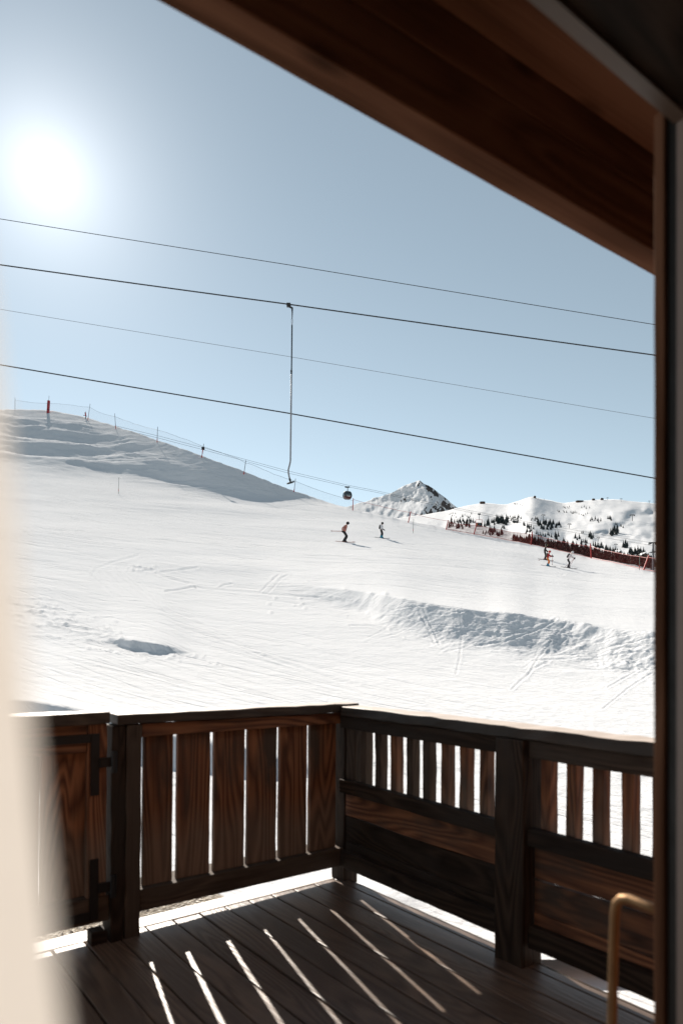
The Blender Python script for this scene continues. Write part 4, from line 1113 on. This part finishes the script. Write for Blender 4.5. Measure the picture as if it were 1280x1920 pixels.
# gravel strip below the left railing
gx, gy = np.meshgrid(np.linspace(.05, 4.5, 90), np.linspace(-1.75, .3, 44))
wd = sstep(.12, .5, gx + .14 * vnoise(gx * 4, gy * 4, 3)) * sstep(-1.7, -1.35, gy + .2 * vnoise(gx * 3, gy * 3, 5))
gz = -.36 + .075 * wd + .022 * fbm(gx * 9, gy * 9, 13, 4) * wd
W = MB4 @ Matrix.Identity(4)
gX = CORNER.x + CU.x * gx + CV.x * gy; gY = CORNER.y + CU.y * gx + CV.y * gy
gravel, _ = grid_mesh('gravel', gX, gY, gz, M['gravel'], 'stuff')
tag(gravel, 'brown gravel showing under the left balcony railing', None)
gl = MB()
for i in range(240):
    u = random.uniform(.6, 2.2); v = random.uniform(-1.2, -.1); s = random.uniform(.006, .02)
    c = MB4 @ Vector((u, v, -.283)); 
    gl.add([c + Vector((random.uniform(.6, 1) * s * dx, random.uniform(.6, 1) * s * dy, random.uniform(.5, 1) * s * dz_)) for dx, dy, dz_ in ((1, 0, 0), (-1, 0, 0), (0, 1, 0), (0, -1, 0), (0, 0, 1), (0, 0, -1))], [(0, 2, 4), (2, 1, 4), (1, 3, 4), (3, 0, 4), (2, 0, 5), (1, 2, 5), (3, 1, 5), (0, 3, 5)])
gl.build('pebble', M['gravel'], gravel)['kind'] = 'stuff'

# ------------------------------------------------------------------ the chalet: wall with door opening, room, eave
ch = empty('chalet', mat=frame(1.3, 2.66, 0)); tag(ch, 'dark wooden chalet with overhanging eave and open balcony door', 'chalet')
Wv = 0.0   # wall face at local v = 0 .. .2 (into the room)
w = MB(); w.box(-3.2, -.035, 0, .20, -.4, 3.4); w.box(1.28, 4.5, 0, .20, -.4, 3.4); w.box(-.035, 1.28, 0, .20, 2.33, 3.4); w.build('wall', M['plaster'], ch)
w = MB(); w.box(-3.2, 4.5, 4.2, 4.4, -.4, 2.6); w.box(-3.4, -3.2, .0, 4.4, -.4, 2.6); w.box(4.5, 4.7, .0, 4.4, -.4, 2.6); w.build('inner_wall', M['plaster'], ch)
w = MB(); w.box(-3.2, 4.5, .2, 4.2, 2.5, 2.6); w.build('ceiling', M['plaster'], ch)
w = MB(); w.box(-3.2, 4.5, .0, 4.2, -.12, -.01); w.build('floor', M['floor_in'], ch)
# door frame: pale jamb and head, black seals, leaf folded back against the outside wall
fr_ = MB(); fr_.box(-.033, 0.0, -.008, .19, 0, 2.33); fr_.box(1.22, 1.278, -.014, .19, 0, 2.33)
frame_o = fr_.build('door_jamb', M['frame_pale'], ch)
fr_ = MB(); fr_.box(.001, 1.219, -.012, .010, 0, .075, Matrix.Translation((0, 0, 2.262)) @ Matrix.Rotation(R(2.6), 4, 'Y')); fr_.build('door_head', M['head_brown'], ch)
fr_ = MB(); fr_.box(.001, 1.219, .012, .19, .007, .075, Matrix.Translation((0, 0, 2.262)) @ Matrix.Rotation(R(2.6), 4, 'Y')); fr_.build('head_lining', M['rail_x'], ch)
fr_ = MB(); fr_.box(-.033, -.012, -.0295, -.0085, 0, 2.30); fr_.build('door_seal', M['rubber'], ch)
door = empty('door', (0, 0, 0)); door.parent = ch
bd('stile', door, -.115, -.001, -.0485, -.030, .03, 2.30, M['beam_z'], .0004, .002)
bd('stile', door, -.90, -.79, -.0485, -.030, .03, 2.30, M['beam_z'], .0004, .002)
bd('panel', door, -.789, -.116, -.045, -.032, .03, 2.30, M['beam_z'], .0004, .002)
hz = .900
hp = [Vector((-.055, -.045, hz - .002)), Vector((-.055, -.09, hz)), Vector((-.055, -.125, hz + .003)), Vector((-.055, -.140, hz - .001)), Vector((-.055, -.150, hz - .013)), Vector((-.055, -.154, hz - .035)), Vector((-.055, -.156, hz - .10)), Vector((-.055, -.162, hz - .36)), Vector((-.055, -.158, hz - .395)), Vector((-.055, -.14, hz - .41)), Vector((-.055, -.045, hz - .41))]
h = MB(); h.tube(hp, .0095, 14); ho = h.build('handle', M['brass'], door, True)
h = MB(); h.tube([(-.055, -.052, hz), (-.055, -.0485, hz)], .02, 14); h.build('handle_rose', M['brass'], door, True)

# eave: long beam, soffit boards, roof above
E0, E1 = Vector((.93, 2.03, 2.50)), Vector((-.36, 1.27, 2.60))
ed = (E1 - E0); el_ = ed.length; ex = ed.normalized(); en = Vector((-ex.y, ex.x, 0)).normalized()
en = en if en.y < 0 else -en            # towards the house
ez = ex.cross(en) * 1.0
ez = ez if ez.z > 0 else -ez
EM = Matrix(((ex.x, en.x, ez.x, E0.x), (ex.y, en.y, ez.y, E0.y), (ex.z, en.z, ez.z, E0.z), (0, 0, 0, 1)))
eave = empty('eave', (0, 0, 0)); eave.parent = ch; eave.matrix_basis = ch.matrix_basis.inverted() @ EM
bd('eave_beam', eave, -2.2, 4.6, 0, .075, 0, .155, M['beam_x'], .0006, .004)
bd('eave_beam', eave, -2.2, 4.6, .002, .075, .157, .31, M['beam_x'], .0006, .004)
for k in range(7):
    bd('soffit_board', eave, -2.2, 4.6, .078 + k * .142, .217 + k * .142, .265 + k * .028, .29 + k * .028, M['beam_x'], .0006, .003)
bd('soffit_batten', eave, -2.2, 4.6, .36, .42, .25, .318, M['beam_x'], .0006, .003)
tp = EM.inverted() @ P(1224.5, 460, 1.93); m = MB(); m.box(tp.x - .011, tp.x + .011, .077, .087, -.004, .155, None); 
m.build('eave_trim', M['cap'], eave)
w = MB(); w.box(-2.6, 5.0, -.12, 1.5, .312, .36, Matrix.Rotation(R(10), 4, 'X')); w.build('roof_boards', M['plaster'], eave)
w = MB(); w.box(-2.7, 5.1, -.14, 1.5, .362, .6, Matrix.Rotation(R(10), 4, 'X')); w.build('roof_snow', M['roofsnow'], eave)

# ------------------------------------------------------------------ curtain close to the camera
cv, cf = [], []
nu, nz = 60, 140
for j in range(nz + 1):
    z = .03 + 2.42 * j / nz
    edge = np.interp(z, [0.0, 0.9, 1.2792, 1.2988, 1.3279, 1.3581, 1.3915, 1.4201, 1.4405, 1.4609, 1.482, 1.6, 2.45], [0.06, 0.035, 0.0016, -0.0016, -0.0046, -0.0074, -0.0101, -0.0128, -0.0151, -0.0184, -0.0225, -0.04, -0.06])
    for i in range(nu + 1):
        q = i / nu
        u = 2.403 - edge + q * 1.05; dep = 3.085 + .022 * math.sin(q * 34 + .4 * math.sin(z * 2)) * min(1, q * 2.2)
        cv.append(MB4 @ Vector((u, dep, z)))
for j in range(nz):
    for i in range(nu):
        a = j * (nu + 1) + i; cf.append((a, a + 1, a + nu + 2, a + nu + 1))
o0 = cv[0].copy()
cur = mesh_obj('curtain', [v - o0 for v in cv], cf, M['curtain'], None, True, o0)
tag(cur, 'pale cream curtain hanging close to the viewer inside the doorway', 'curtain')

# ------------------------------------------------------------------ light, sky, camera
w = bpy.data.worlds.new('World'); sc.world = w; w.use_nodes = True
nt = w.node_tree; bg = nt.nodes['Background']
sky = nt.nodes.new('ShaderNodeTexSky'); sky.sky_type = 'NISHITA'; sky.sun_disc = False
sky.sun_elevation = R(33.1); sky.sun_rotation = R(-23.5)
sky.altitude = 2100; sky.air_density = 1.0; sky.dust_density = .25; sky.ozone_density = 1.0
hs = nt.nodes.new('ShaderNodeHueSaturation'); hs.inputs['Saturation'].default_value = .57; hs.inputs['Hue'].default_value = .470
nt.links.new(sky.outputs[0], hs.inputs['Color'])
# glow around the sun painted into the sky colour, imitating camera bloom
tcw = nt.nodes.new('ShaderNodeTexCoord'); nrm = nt.nodes.new('ShaderNodeVectorMath'); nrm.operation = 'NORMALIZE'; L(nt, tcw.outputs['Generated'], nrm.inputs[0])
dotn = nt.nodes.new('ShaderNodeVectorMath'); dotn.operation = 'DOT_PRODUCT'; L(nt, nrm.outputs[0], dotn.inputs[0]); dotn.inputs[1].default_value = SUN
ang = mathn(nt, 'ARCCOSINE', mathn(nt, 'MINIMUM', dotn.outputs['Value'], .9999999))
g2 = mathn(nt, 'MULTIPLY', mathn(nt, 'EXPONENT', mathn(nt, 'DIVIDE', ang, -R(3.6))), 7.)
gl_ = g2
skyc = nt.nodes.new('ShaderNodeVectorMath'); skyc.operation = 'ADD'; cmb = nt.nodes.new('ShaderNodeCombineColor')
for i in range(3): L(nt, gl_, cmb.inputs[i])
L(nt, hs.outputs[0], skyc.inputs[0]); L(nt, cmb.outputs[0], skyc.inputs[1]); L(nt, skyc.outputs[0], bg.inputs['Color'])
bg.inputs['Strength'].default_value = .071
sd = bpy.data.lights.new('sun', 'SUN'); sd.energy = 5.0; sd.angle = R(.53); sd.color = (1, .92, .82)
so = bpy.data.objects.new('sun', sd); COL.objects.link(so); so.rotation_euler = SUN.to_track_quat('Z', 'Y').to_euler(); so.location = (-20, 40, 40)

cd = bpy.data.cameras.new('camera'); co = bpy.data.objects.new('camera', cd); COL.objects.link(co)
co.location = CAM; co.rotation_euler = (R(90), 0, 0)
cd.sensor_fit = 'HORIZONTAL'; cd.sensor_width = 36; cd.lens = 36 * F / 1280; cd.shift_y = (HY - 960) / 1280
cd.clip_start = .01; cd.clip_end = 20000
cd.dof.use_dof = True; cd.dof.focus_distance = 28; cd.dof.aperture_fstop = cd.lens / 9.5; cd.dof.aperture_blades = 9
sc.camera = co
sc.view_settings.view_transform = 'Standard'; sc.view_settings.look = 'None'; sc.view_settings.exposure = .86; sc.view_settings.gamma = 1
sc.cycles.max_bounces = 8; sc.cycles.diffuse_bounces = 5; sc.cycles.transparent_max_bounces = 24; sc.cycles.sample_clamp_indirect = 6
sc.cycles.use_denoising = True
